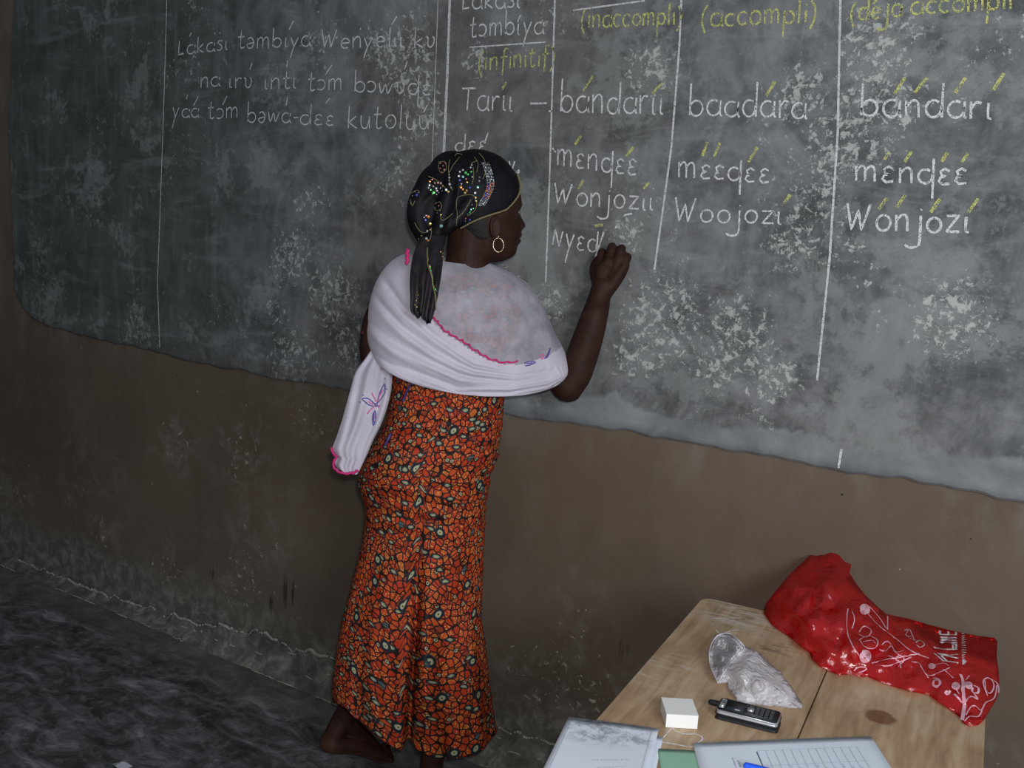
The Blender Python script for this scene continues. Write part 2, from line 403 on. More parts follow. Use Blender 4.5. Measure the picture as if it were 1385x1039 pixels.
for (yy, ins) in ((-.004, 0), (-.010, .0), (BY+.001, .006), (BY, .014)):
    R_ = []
    for i, p in enumerate(dense):
        a = dense[i-1]; b = dense[(i+1) % nD]; t = Vector((b[0]-a[0], b[1]-a[1])).normalized(); nn = Vector((-t.y, t.x))
        if nn.dot(Vector((cx-p[0], cz-p[1]))) < 0 and False: nn = -nn
        R_.append(bm.verts.new((p[0]+nn.x*ins, yy, p[1]+nn.y*ins)))
    rings.append(R_)
for q, s in zip(rings, rings[1:]):
    for i in range(nD): bm.faces.new((q[i], q[(i+1) % nD], s[(i+1) % nD], s[i]))
bm.faces.new(rings[-1])
rel(from_bm('board_surface', bm, mat_board(), bl))

# ------------------------------------------------------------------ chalk handwriting
def mat_chalk(name, col, gap):
    n = NT(name); p = n.pos(); a = n.noise(p, 420, 3, .7); b = n.noise(p, 60, 3, .6)
    al = n.ramp(n.math('ADD', a, n.math('MULTIPLY', b, .35)), gap, gap+.16)
    return n.set(col=col, rough=.95, spec=.1, alpha=al)
CW = mat_chalk('white_chalk', (.70, .70, .71), .52)
CF_ = mat_chalk('faint_white_chalk', (.62, .63, .64), .50)
CY = mat_chalk('yellow_chalk', (.60, .60, .20), .58)
def arc(cx, cy, rx, ry, a0, a1, n=10): return [(cx+rx*cos(radians(lerp(a0, a1, i/n))), cy+ry*sin(radians(lerp(a0, a1, i/n)))) for i in range(n+1)]
G = {  # glyph: (width, strokes); baseline 0, x-height 1
 'a': (.85, [arc(.42, .48, .38, .48, 60, 380, 12), [(.80, .95), (.80, .15), (.92, .0)]]),
 'b': (.85, [[(.06, 2.0), (.08, .05)], arc(.44, .48, .36, .48, 170, -180, 14)]),
 'c': (.7, [arc(.42, .48, .36, .48, 45, 310, 10)]),
 'd': (.88, [arc(.40, .48, .36, .48, 50, 380, 12), [(.78, 2.0), (.80, .0)]]),
 'e': (.8, [[(.08, .5), (.72, .55)]+arc(.42, .5, .34, .5, 10, 310, 10)]),
 'f': (.6, [[(.62, 1.75), (.45, 1.95), (.28, 1.6), (.24, -.5)], [(.0, .95), (.6, 1.0)]]),
 'i': (.3, [[(.12, .95), (.15, .0)], [(.13, 1.38), (.17, 1.42)]]),
 'I': (.35, [[(.12, .95), (.13, .12), (.30, .02)]]),
 'j': (.5, [[(.35, 1.0), (.36, -.5), (.22, -.85), (-.15, -.92), (-.4, -.75)], [(.34, 1.36), (.38, 1.42)]]),
 'k': (.75, [[(.08, 1.8), (.10, .0)], [(.62, .95), (.12, .45), (.70, .0)]]),
 'l': (.3, [[(.14, 2.0), (.15, .0)]]),
 'm': (1.2, [[(.06, 1.0), (.10, .0)], [(.10, .7), (.30, 1.0), (.50, .85), (.54, .0)], [(.54, .7), (.76, 1.0), (.98, .85), (1.04, .0)]]),
 'n': (.8, [[(.06, 1.0), (.10, .0)], [(.10, .65), (.36, 1.0), (.62, .85), (.68, .0)]]),
 'o': (.85, [arc(.43, .5, .36, .48, 90, 455, 16)]),
 'p': (.8, [[(.10, 1.0), (.05, -1.0)], arc(.42, .5, .34, .46, 160, -150, 12)]),
 'r': (.6, [[(.06, 1.0), (.10, .0)], [(.10, .6), (.30, .95), (.55, .92)]]),
 's': (.6, [[(.55, .9), (.25, 1.0), (.10, .78), (.45, .45), (.48, .15), (.25, .0), (.02, .1)]]),
 't': (.6, [[(.25, 1.7), (.22, .25), (.38, .0), (.58, .12)], [(.0, 1.05), (.52, 1.1)]]),
 'u': (.8, [[(.06, 1.0), (.10, .3), (.30, .0), (.55, .15), (.66, .95)], [(.66, .95), (.70, .0)]]),
 'v': (.7, [[(.04, 1.0), (.32, .0), (.48, .5), (.62, 1.0)]]),
 'U': (.75, [[(.0, .95), (.14, .9), (.16, .25), (.36, .0), (.58, .3), (.60, .8), (.48, .98)]]),
 'y': (.8, [[(.05, 1.0), (.32, .15)], [(.70, 1.0), (.30, -.1), (.10, -1.05)]]),
 'w': (1.1, [[(.02, 1.0), (.22, .05), (.50, .9), (.70, .05), (1.02, 1.0)]]),
 'z': (.8, [[(.06, .95), (.70, .98), (.08, .05), (.76, .05)]]),
 'E': (.7, [[(.58, .85), (.35, 1.0), (.12, .82), (.20, .56), (.42, .52), (.14, .44), (.06, .2), (.26, .0), (.62, .08)]]),   # open e
 'C': (.7, [arc(.25, .48, .36, .48, 135, -130, 10)]),                                                                     # open o
 'R': (.7, [[(.10, .85), (.35, 1.0), (.62, .6), (.50, .08), (.22, .0), (.06, .35), (.60, .5)]]),                            # turned e
 'D': (.88, [arc(.40, .48, .36, .48, 50, 380, 12), [(.78, 1.7), (.82, -1.0)]]),                                             # d with a tail
 'L': (.7, [[(.12, 1.5), (.10, .05), (.62, .12)]]),
 'W': (1.35, [[(.0, 1.9), (.28, .1), (.60, 1.35), (.80, .05), (1.20, 1.85)]]),
 'T': (1.0, [[(.0, 1.75), (1.0, 1.8)], [(.48, 1.75), (.46, .0)]]),
 'N': (.95, [[(.05, .1), (.22, 1.25)], [(.22, 1.25), (.60, .05), (.85, 1.15)]]),
 '(': (.45, [[(.42, 1.7), (.12, 1.0), (.08, .2), (.32, -.5)]]),
 ')': (.45, [[(.05, 1.7), (.32, 1.0), (.30, .2), (.02, -.5)]]),
 '-': (.6, [[(.05, .5), (.5, .52)]]), '.': (.25, [[(.06, .05), (.14, .08), (.10, .14)]]), ' ': (.5, []),
}
BN = Vector((0, -1, 0))
def onboard(px, py): return on_y(px, py, BY-.0016)
def subdiv(q, m=3.0):
    out = []
    for a, b in zip(q, q[1:]):
        k = max(1, int(sqrt((a[0]-b[0])**2+(a[1]-b[1])**2)/m))
        for i in range(k): out.append((lerp(a[0], b[0], i/k), lerp(a[1], b[1], i/k)))
    out.append(q[-1]); return out
PXM = .00172
def stroke(bm, q, wpx=2.6):
    q = subdiv(q); ribbon(bm, [onboard(*p) for p in q], BN, wpx*PXM, .09)
def word(text, x0, x1, y0, y1, xh, mat=None, wpx=2.6, label=None, asc=1.0, extra=(), slant=.06, lsp=.16, jig=.5):
    """one handwritten word along its baseline, letters fitted between x0 and x1"""
    bm = bmesh.new(); tot = sum(G[c][0]+lsp for c in text)-lsp; s = (x1-x0)/tot; cx = 0
    rnd = random.Random(text+str(x0))
    for ch in text:
        wd, st = G[ch]; jx, jy = rnd.uniform(-jig, jig), rnd.uniform(-jig, jig)*1.5; js = rnd.uniform(.93, 1.07)
        for q in st:
            if len(q) > 2 and len(q) < 9: q = catmull(q, 4) if ch not in 'zWNLk' else q
            pts = []
            for (u, v) in q:
                if v > 1.2: v = 1.2+(v-1.2)*asc
                X = x0+(cx+u)*s+v*xh*slant+jx
                pts.append((X, lerp(y0, y1, (X-x0)/(x1-x0))-v*xh*js+jy))
            stroke(bm, pts, wpx)
        cx += wd+lsp
    for e in extra: stroke(bm, list(e), wpx)
    o = from_bm('chalk_word', bm, mat or CW, bl, recalc=False); rel(o)
    if label: o['label'] = label
    o['kind'] = 'stuff'
    return o
def accents(lst, mat=None, wpx=4.2, label='yellow chalk accent mark'):
    for a, b in lst:
        bm = bmesh.new(); stroke(bm, [a, b], wpx); o = from_bm('accent_mark', bm, mat or CY, bl, recalc=False); rel(o); o['label'] = label
def c6(x, y): return (600+x/2.885, y/2.885)
def c7(x, y): return (900+x/2.856, y/2.856)
def c8(x, y): return (200+x/3.298, y/3.298)
# left column, faint white sentence in three lines
F = dict(mat=CF_, wpx=2.3, label='faint white chalk word')
word('LakasI', 240, 308, 75, 67, 13, **F, extra=(((256, 50), (259, 44)), ((290, 46), (291, 45)), ((297, 45), (298, 44))))
word('tRmbIya', 321, 420, 66, 63, 14, **F, extra=(((391, 40), (397, 28)),))
word('WenyelII', 434, 546, 66, 63, 14, **F, asc=.8, extra=(((530, 33), (537, 22)), ((545, 36), (546, 35)), ((487, 40), (488, 38)), ((498, 40), (499, 38))))
word('kU', 559, 589, 65, 63, 14, **F)
word('na', 270, 297, 118, 117, 13, **F)
word('IrU', 309, 342, 119, 118, 13, **F, extra=(((338, 94), (341, 85)),))
word('IntI', 356, 401, 120, 119, 14, **F, extra=(((388, 91), (389, 82)),))
word('tCm', 416, 464, 122, 121, 15, **F, extra=(((440, 101), (449, 88)),))
word('bCwUDE', 478, 583, 124, 129, 15, **F, extra=(((547, 94), (551, 83)),))
word('yaa', 233, 269, 159, 159, 13, **F, extra=(((252, 134), (254, 128)), ((262, 143), (268, 131))))
word('tCm', 281, 323, 161, 160, 14, **F, extra=(((301, 142), (307, 130)),))
word('bRwa-', 334, 404, 165, 166, 14, **F, extra=(((387, 143), (389, 132)),))
word('dEE', 405, 452, 169, 170, 14, **F, extra=(((440, 140), (446, 133)),))
word('kutoluu', 469, 581, 174, 175, 18, **F, asc=.9, extra=(((573, 152), (578, 142)),))
word('.', 589, 596, 170, 170, 16, **F)
# narrow second column
word('LakasI', 624, 704, 12, 10, 16, label='white chalk heading', mat=CF_)
word('tCmbIya', 635, 735, 50, 45, 17, label='white chalk heading', mat=CF_, wpx=2.4, extra=(((700, 30), (704, 20)),))
word('(infinitif)', 646, 751, 96, 88, 17, mat=CY, wpx=2.8, label='yellow chalk word', asc=.6)
word('TarII', 623, 694, 150, 150, 21, extra=(), asc=.55)
word('dEE', 615, 658, 205, 205, 13, extra=(((655, 194), (660, 180)),))
accents([(c6(228, 348), c6(245, 320)), (c6(545, 355), c6(583, 296)), (c6(815, 365), c6(855, 322)), (c6(512, 565), c6(535, 530)), (c6(712, 610), c6(740, 574)), (c6(525, 738), c6(545, 702)), (c6(780, 738), c6(802, 712)), (c6(588, 882), c6(622, 878)),
         (c7(388, 372), c7(422, 315)), (c7(885, 362), c7(925, 299)), (c7(962, 358), c7(1012, 299)), (c7(1118, 360), c7(1160, 300)), (c7(1266, 348), c7(1308, 282)),
         (c7(142, 602), c7(162, 548)), (c7(188, 605), c7(211, 552)), (c7(320, 627), c7(355, 568)), (c7(457, 785), c7(482, 752)),
         (c7(845, 617), c7(865, 588)), (c7(922, 627), c7(951, 585)), (c7(1066, 624), c7(1090, 590)), (c7(1145, 627), c7(1170, 590)),
         (c7(824, 808), c7(855, 766)), (c7(892, 802), c7(926, 753)), (c7(1024, 820), c7(1060, 768)), (c7(1170, 820), c7(1207, 768))])
word('-', 714, 744, 150, 150, 20)
word('-', 742, 748, 150, 150, 0.1)
# inaccompli column
word('(inaccompli)', 785, 922, 38, 33, 17, mat=CY, wpx=2.9, label='yellow chalk word', asc=.7)
word('bandarII', 757, 898, 152, 155, 24, asc=.9)
word('mEnDEE', 752, 861, 223, 238, 21, extra=(((747, 200), (752, 206)),), asc=.6)
word('WonjozII', 749, 884, 276, 285, 18, asc=.75, extra=(((844, 291), (855, 289)), ((883, 256), (884, 255))))
word('NyEd', 746, 808, 333, 342, 19, extra=(((817, 313), (803, 355)),), asc=.5)
word('.', 830, 836, 310, 310, 26); word('v', 687, 696, 232, 232, 13); word('.', 697, 704, 236, 236, 40, wpx=5)
# accompli column
word('(accompli)', 948, 1104, 36, 30, 18, mat=CY, wpx=2.9, label='yellow chalk word', asc=.8)
word('baadara', 931, 1090, 156, 160, 23, asc=1.0)
word('mEEDEE', 916, 1041, 240, 247, 20, asc=.6)
word('WoojozI', 912, 1058, 300, 303, 18, asc=.9)
# deja accompli column
word('(deja', 1150, 1220, 28, 22, 17, mat=CY, wpx=2.9, label='yellow chalk word', extra=(((1180, 6), (1187, -2)),), asc=.7)
word('accompli', 1231, 1370, 20, 12, 17, mat=CY, wpx=2.9, label='yellow chalk word', asc=.7)
word('bandarI', 1163, 1342, 157, 161, 24, asc=.9, wpx=3)
word('mEnDEE', 1155, 1309, 245, 250, 21, asc=1.0, wpx=3)
word('WonjozI', 1144, 1312, 312, 315, 22, asc=.8, wpx=3.2)
# ruled lines
def rule(q, wpx, mat, label):
    bm = bmesh.new(); stroke(bm, q, wpx); o = from_bm('chalk_line', bm, mat, bl, recalc=False); rel(o); o['label'] = label
rule([(226, -20), (224, 60), (221, 160), (216, 300), (213, 380), (216, 470)], 2.0, CF_, 'thin white ruled line at left')
rule([(593, -20), (589, 100), (584, 230)], 1.4, CF_, 'thin chalk line')
rule([(609, -20), (605, 100), (600, 210)], 5.0, CF_, 'thick white ruled line')
rule([(751, -20), (747, 120), (743, 250), (738, 382)], 3.0, CF_, 'white ruled line')
rule([(922, -10), (919, 60), (908, 200), (897, 280), (885, 365)], 3.0, CF_, 'white ruled line')
rule([(1137, -20), (1133, 180), (1122, 350), (1105, 515)], 3.0, CF_, 'white ruled line')
rule([(1138, 608), (1134, 633)], 3, CW, 'short white chalk dash')
rule([(635, 64), (738, 57)], 2, CF_, 'white underline'); rule([(775, 14), (872, 1)], 2.4, CF_, 'white underline')

# ------------------------------------------------------------------ table
TZ = .75
BL, BR = Vector((-.768, -.222)), Vector((-.222, -.160))       # far corners on the plan
U2 = (BR-BL).normalized(); V2 = Vector((U2.y, -U2.x))          # towards the camera
TW, TD = .600, 1.05
tab_o = BL.copy()
TM = Matrix(((U2.x, V2.x, 0, tab_o.x), (U2.y, V2.y, 0, tab_o.y), (0, 0, 1, 0), (0, 0, 0, 1)))
TM = Matrix.Translation((0, 0, 0)) @ TM
TI = TM.inverted()
def mat_ply():
    n = NT('worn_plywood'); p = n.pos(); pf = n.mapping(p, rot=(0, 0, radians(-6)))
    g = n.noise(n.mapping(pf, sc=(14, 1.6, 1)), 3.2, 7, .6, .5); b = n.noise(pf, 5, 6, .62, .4)
    c = n.cramp(n.math('ADD', n.math('MULTIPLY', g, .6), n.math('MULTIPLY', b, .4)), [(.32, (.22, .135, .075)), (.48, (.39, .265, .155)), (.62, (.54, .40, .26)), (.75, (.64, .52, .38))])
    def T(px, py): q = on_z(px, py, TZ); return (q.x, q.y, q.z)
    m = n.math('MULTIPLY', n.blob(p, T(1015, 830), .17, .2), n.ramp(n.noise(n.mapping(pf, rot=(0, 0, .9), sc=(1, 5, 1)), 9, 8, .7, 1), .40, .62))
    c = n.mix(n.math('MULTIPLY', m, .8), c, (.60, .55, .48))
    m = n.math('MULTIPLY', n.blob(p, T(900, 905), .14, .2), n.ramp(n.noise(n.mapping(pf, rot=(0, 0, .5), sc=(1, 4, 1)), 11, 8, .7, 1), .48, .66))
    c = n.mix(n.math('MULTIPLY', m, .6), c, (.55, .50, .42))
    d = n.math('ADD', n.vmath('DISTANCE', p, T(1190, 970)), n.math('MULTIPLY', n.math('SUBTRACT', n.noise(p, 50, 4), .5), .022))
    c = n.mix(n.ramp(d, .032, .022, 0, .8), c, (.15, .055, .02))
    for q, r in (((1040, 880), .05), ((1060, 870), .04), ((1070, 885), .035)):
        d = n.blob(p, T(*q), r, .2); c = n.mix(n.math('MULTIPLY', d, n.ramp(n.noise(n.mapping(pf, sc=(1, 4, 1)), 22, 5, .7), .45, .7)), c, (.10, .06, .04))
    dots = n.vor(p, 32); c = n.mix(n.ramp(dots, .06, .03, 0, .5), c, (.12, .07, .045))
    n.bump(g, .15, .004)
    return n.set(col=c, rough=.48, spec=.45)
PLY = mat_ply(); EDGE = plain('raw_wood', (.20, .13, .075), .7)
tb = empty('table', TM @ Vector((TW/2, TD/2, 0))); tag(tb, 'small worn plywood table with two-board top, in front of the wall', 'table')
SEAM = .315
def panel(x0, x1, rl, rr):
    bm = bmesh.new(); pts = []
    def cor(cx_, cy_, r_, a0): 
        if r_ == 0: return [(cx_, cy_)]
        return [(cx_+r_*cos(radians(a0+k*15)), cy_+r_*sin(radians(a0+k*15))) for k in range(7)]
    pts += cor(x0+rl, 0+rl, rl, 180) if rl else [(x0, 0)]
    pts += cor(x1-rr, 0+rr, rr, 270) if rr else [(x1, 0)]
    pts += [(x1, TD), (x0, TD)]
    a = [bm.verts.new(TM @ Vector((x, y, TZ))) for x, y in pts]; b = [bm.verts.new(TM @ Vector((x, y, TZ-.022))) for x, y in pts]
    bm.faces.new(a); bm.faces.new(b[::-1])
    for i in range(len(pts)): bm.faces.new((a[i], a[(i+1) % len(pts)], b[(i+1) % len(pts)], b[i]))
    top = [e for e in bm.edges if all(v in a for v in e.verts)]
    bmesh.ops.bevel(bm, geom=top, offset=.0016, segments=2, affect='EDGES')
    o = rel(from_bm('top_panel', bm, PLY, tb)); return o
panel(0, SEAM-.0012, .022, 0); panel(SEAM+.0012, TW, 0, .015)
def tpart(name, x0, x1, y0, y1, z0, z1, bv=.003):
    bm = bmesh.new(); box(bm, TM, x0, x1, y0, y1, z0, z1, bv); return rel(from_bm(name, bm, EDGE, tb))
for x in (.05, TW-.10):
    for y in (.04, TD-.09): tpart('leg', x, x+.05, y, y+.05, 0, TZ-.0225)
tpart('apron', .10, TW-.10, .045, .067, TZ-.10, TZ-.0225); tpart('apron', .10, TW-.10, TD-.067, TD-.045, TZ-.10, TZ-.0225)
tpart('apron', .055, .077, .09, TD-.09, TZ-.10, TZ-.0225); tpart('apron', TW-.077, TW-.055, .09, TD-.09, TZ-.10, TZ-.0225)
# chalk doodle on the table top
bm = bmesh.new()
for q in ([(889, 1003), (897, 998), (907, 987), (912, 986)], [(912, 988), (925, 993), (940, 993), (948, 996), (950, 1000), (943, 1006)], [(896, 1004), (915, 1007), (930, 1010), (948, 1010)], [(962, 837), (985, 836), (1002, 836)], [(968, 852), (975, 857), (990, 853), (1000, 852)]):
    ribbon(bm, [on_z(*p, TZ+.0008) for p in subdiv(catmull(q, 4))], Vector((0, 0, 1)), .0028, .15)
o = rel(from_bm('chalk_doodle', bm, CW, tb, recalc=False)); o['label'] = 'white chalk scribble on the table top'; o['kind'] = 'stuff'
# ------------------------------------------------------------------ papers
def mat_paper(name, col, smudge=None):
    n = NT(name); p = n.pos(); c = n.mix(n.ramp(n.noise(p, 8, 4), .3, .7), tuple(v*.93 for v in col), col)
    if smudge:
        for q, r in smudge:
            t = on_z(*q, TZ); m = n.math('MULTIPLY', n.blob(p, (t.x, t.y, t.z), r, .3), n.ramp(n.noise(p, 45, 7, .7), .42, .62)); c = n.mix(n.math('MULTIPLY', m, .65), c, (.22, .24, .28))
    return n.set(col=c, rough=.7, spec=.3)
def sheet(name, quad, z, mat, label, curl=.0015, nseg=16, parent=None, cat='paper'):
    bm = bmesh.new(); P = [on_z(*q, z) for q in quad]   # far-left, far-right, near-right, near-left
    def f(i, j, dz=0):
        u, v = i/nseg, j/nseg
        p = P[0]*(1-u)*(1-v)+P[1]*u*(1-v)+P[2]*u*v+P[3]*(1-u)*v
        return p+Vector((0, 0, dz+curl*(1-sin(pi*v))*(.5+.5*sin(3*u))))
    a = grid(bm, lambda i, j: f(i, j, .0004), nseg, nseg); b = grid(bm, lambda i, j: f(i, j, 0), nseg, nseg)
    per = lambda V: V[0]+[r_[-1] for r_ in V[1:]]+V[-1][-2::-1]+[r_[0] for r_ in V[-2:0:-1]]
    A, B = per(a), per(b)
    for i in range(len(A)): bm.faces.new((A[i], A[(i+1) % len(A)], B[(i+1) % len(B)], B[i]))
    o = from_bm(name, bm, mat, parent, True)
    if label: tag(o, label, cat)
    def pt(u, v, dz=.0009):
        p = P[0]*(1-u)*(1-v)+P[1]*u*(1-v)+P[2]*u*v+P[3]*(1-u)*v
        return p+Vector((0, 0, dz+curl*(1-sin(pi*v))*(.5+.5*sin(3*u))))
    return o, pt
INK = plain('printed_ink', (.10, .11, .17), .8); INKP = plain('pale_printed_ink', (.36, .40, .50), .8)
UPV = Vector((0, 0, 1))
WP = mat_paper('white_paper', (.70, .76, .86)); WP1 = mat_paper('photocopied_paper', (.70, .75, .85), [((822, 992), .07), ((792, 990), .06), ((858, 1000), .05)])
g0, _ = sheet('green_sheet', [(889, 1013), (946, 1016), (1010, 1120), (905, 1120)], TZ+.0008, mat_paper('green_paper', (.28, .50, .36)), 'small pale green sheet between the two white papers', .0003)
def textline(bm, pt, a, b, hgt, dens=.65, wdt=.0008):
    """a line of print too small to read: a row of short ticks"""
    L = (pt(*a)-pt(*b)).length; n_l = int(L/(hgt*.75)); ux = (pt(*b)-pt(*a)).normalized(); uy = ux.cross(UPV)
    for k in range(n_l):
        if random.random() > dens and k % 5 == 0: continue
        p = pt(lerp(a[0], b[0], k/n_l), lerp(a[1], b[1], k/n_l)); h_ = hgt*random.choice((.55, .6, .9, 1))
        sg = random.choice((([p, p+uy*h_]), [p+uy*.0, p+uy*h_*.9, p+ux*hgt*.4+uy*h_*.5], [p, p+ux*hgt*.5+uy*h_*.5, p+uy*h_*.6]))
        ribbon(bm, sg, UPV, wdt)
s1, p1 = sheet('photocopied_sheet', [(769, 971), (891, 987), (862, 1110), (690, 1130)], TZ+.0035, WP1, 'white photocopied sheet overhanging the left edge of the table', .002)
s1b, _ = sheet('loose_sheet', [(800, 978), (897, 998), (872, 1110), (740, 1130)], TZ+.0008, WP, 'second white sheet showing from under the photocopied one', .0005)
bm = bmesh.new()
textline(bm, p1, (.52, .17), (.75, .17), .004); textline(bm, p1, (.40, .40), (.80, .38), .0042); textline(bm, p1, (.50, .47), (.78, .45), .0042)
ribbon(bm, [p1(.05, .04), p1(.93, .05)], UPV, .0008); ribbon(bm, [p1(.05, .04), p1(.07, .95)], UPV, .0008); ribbon(bm, [p1(.93, .05), p1(.93, .95)], UPV, .0008)
o = from_bm('printed_lines', bm, INKP, s1, recalc=False); o['kind'] = 'stuff'
s2, p2 = sheet('form_sheet', [(937, 1006), (1178, 997), (1262, 1125), (975, 1150)], TZ+.0022, WP, 'large white form with a ruled table, nearest the camera', .0012)
bm = bmesh.new()
for k in range(13):
    u = .33+k*.046; ribbon(bm, [p2(u, .12), p2(u+.005, .98)], UPV, .0007)
for v in (.12, .28, .6, .95): ribbon(bm, [p2(.33, v), p2(.90, v)], UPV, .0006)
o = from_bm('ruled_lines', bm, INKP, s2, recalc=False); o['kind'] = 'stuff'
bm = bmesh.new()
for k in range(12): textline(bm, p2, (.345+k*.046, .30+.02*(k % 3)), (.355+k*.046, .95), .0045, .5, .0007)
o = from_bm('handwritten_columns', bm, plain('blue_ink', (.16, .20, .42), .8), s2, recalc=False); o['kind'] = 'stuff'
bm = bmesh.new()
for u, v0, v1 in ((.13, .30, .9), (.19, .18, .9), (.215, .22, .9), (.255, .26, .9)): textline(bm, p2, (u, v0), (u+.015, v1), .004, .9, .0009)
ribbon(bm, [p2(.325, .13), p2(.345, .95)], UPV, .0016)
o = from_bm('printed_lines', bm, INK, s2, recalc=False); o['kind'] = 'stuff'
# blue pen lying on the form, its end just in the frame
pn = empty('blue_pen', on_z(1020, 1037, TZ+.004)); tag(pn, 'bright blue pen lying on the ruled form', 'pen')
a, b = on_z(1010, 1036, TZ+.0085), on_z(1130, 1066, TZ+.0085)
bm = bmesh.new(); tube(bm, [a, lerp(a, b, .45)], [.0055, .0055], 14); rel(from_bm('cap', bm, plain('blue_plastic', (.02, .10, .75), .3), pn, True))
bm = bmesh.new(); tube(bm, [lerp(a, b, .46), b], [.0045, .0045], 14); rel(from_bm('barrel', bm, plain('white_plastic', (.6, .65, .7), .35), pn, True))
# ------------------------------------------------------------------ white box
q = [on_z(900, 984.5, TZ), on_z(943, 987, TZ)]; ux = (q[1]-q[0]).normalized(); uy = UPV.cross(ux)
BMx = Matrix(((ux.x, uy.x, 0, q[0].x), (ux.y, uy.y, 0, q[0].y), (0, 0, 1, TZ+.0005), (0, 0, 0, 1)))
wbx = empty('white_box', q[0]); tag(wbx, 'small plain white cardboard box beside the black phone', 'box')
bw = (q[1]-q[0]).length; WBM = NT('white_card'); wbm = WBM.set(col=(.80, .80, .78), rough=.55, spec=.3)
bm = bmesh.new(); box(bm, BMx, 0, bw, 0, .060, 0, .0235, .0009); rel(from_bm('carton', bm, wbm, wbx))
bm = bmesh.new(); box(bm, BMx, -.0004, bw+.0004, .0, .0604, .0236, .0245, .0003); rel(from_bm('lid_flap', bm, wbm, wbx))
# ------------------------------------------------------------------ phone
PA, PB = on_z(967, 972, TZ), on_z(1050, 993, TZ)
ux = Vector((PB.x-PA.x, PB.y-PA.y, 0)); PL = ux.length; ux.normalize(); uy = UPV.cross(ux)
PM = Matrix(((ux.x, uy.x, 0, PA.x), (ux.y, uy.y, 0, PA.y), (0, 0, 1, TZ+.0005), (0, 0, 0, 1)))
ph = empty('mobile_phone', PA); tag(ph, 'black candybar mobile phone with stub antenna and silver edge', 'phone')
BLK = plain('black_plastic', (.012, .013, .016), .5, 0, .3); SIL = plain('silver_plastic', (.55, .57, .60), .3, .6); SCR = plain('dark_screen', (.025, .03, .038), .3); KEY = plain('key_grey', (.05, .055, .065), .35)
def slab(bm, x0, x1, hw0, hw1, z0, z1, r_=.006, yc=0, n=8):
    pts = []
    for (cx_, cy_, a0) in ((x1-r_, hw1-r_, 0), (x0+r_, hw0-r_, 90), (x0+r_, -hw0+r_, 180), (x1-r_, -hw1+r_, 270)):
        for k in range(n+1): a = radians(a0+90*k/n); pts.append((cx_+r_*cos(a), yc+cy_+r_*sin(a)))
    prof = ((z0, -.0015), (z0+.0015, 0), (z1-.0015, 0), (z1, -.0018)); R2 = []
    mx, my = (x0+x1)/2, yc
    for z, d in prof:
        R2.append([bm.verts.new(PM @ Vector((x+math.copysign(d, x-mx), y+math.copysign(d, y-my), z))) for x, y in pts])
    for a_, b_ in zip(R2, R2[1:]):
        for i in range(len(pts)): bm.faces.new((a_[i], a_[(i+1) % len(pts)], b_[(i+1) % len(pts)], b_[i]))
    bm.faces.new(R2[0][::-1]); bm.faces.new(R2[-1])
PW = .0235
bm = bmesh.new(); slab(bm, 0, PL, PW, PW, 0, .0105, .007, PW); rel(from_bm('back_case', bm, BLK, ph, True))
bm = bmesh.new(); slab(bm, .001, PL-.001, PW-.0005, PW-.0005, .0107, .0165, .007, PW); rel(from_bm('silver_bezel', bm, SIL, ph, True))
bm = bmesh.new(); slab(bm, .003, PL-.003, PW-.003, PW-.003, .0168, .019, .006, PW); rel(from_bm('front_cover', bm, BLK, ph, True))
bm = bmesh.new(); slab(bm, .014, .047, PW-.006, PW-.006, .0191, .0200, .002, PW); rel(from_bm('screen', bm, SCR, ph, True))
bm = bmesh.new(); slab(bm, .0045, .011, PW-.008, PW-.008, .0191, .0197, .002, PW); rel(from_bm('earpiece', bm, SIL, ph, True))
bm = bmesh.new(); slab(bm, .051, .060, .005, .005, .0191, .0205, .004, PW); rel(from_bm('navigation_button', bm, SIL, ph, True))
bm = bmesh.new()
for i in range(4):
    for j in range(3):
        x = .064+i*(PL-.072)/4; y = PW+(j-1)*.0115
        box(bm, PM, x, x+(PL-.072)/4-.0022, y-.0045, y+.0045, .0191, .0206, .0006)
for j in (-1, 1): box(bm, PM, .052, .059, PW+j*.0125-.004, PW+j*.0125+.004, .0191, .0204, .0006)
o = rel(from_bm('keypad', bm, KEY, ph)); o['kind'] = 'stuff'
bm = bmesh.new(); tube(bm, [PM @ Vector((.004, .036, .010)), PM @ Vector((-.016, .036, .010))], [.0058, .0050], 14); rel(from_bm('antenna', bm, BLK, ph, True))

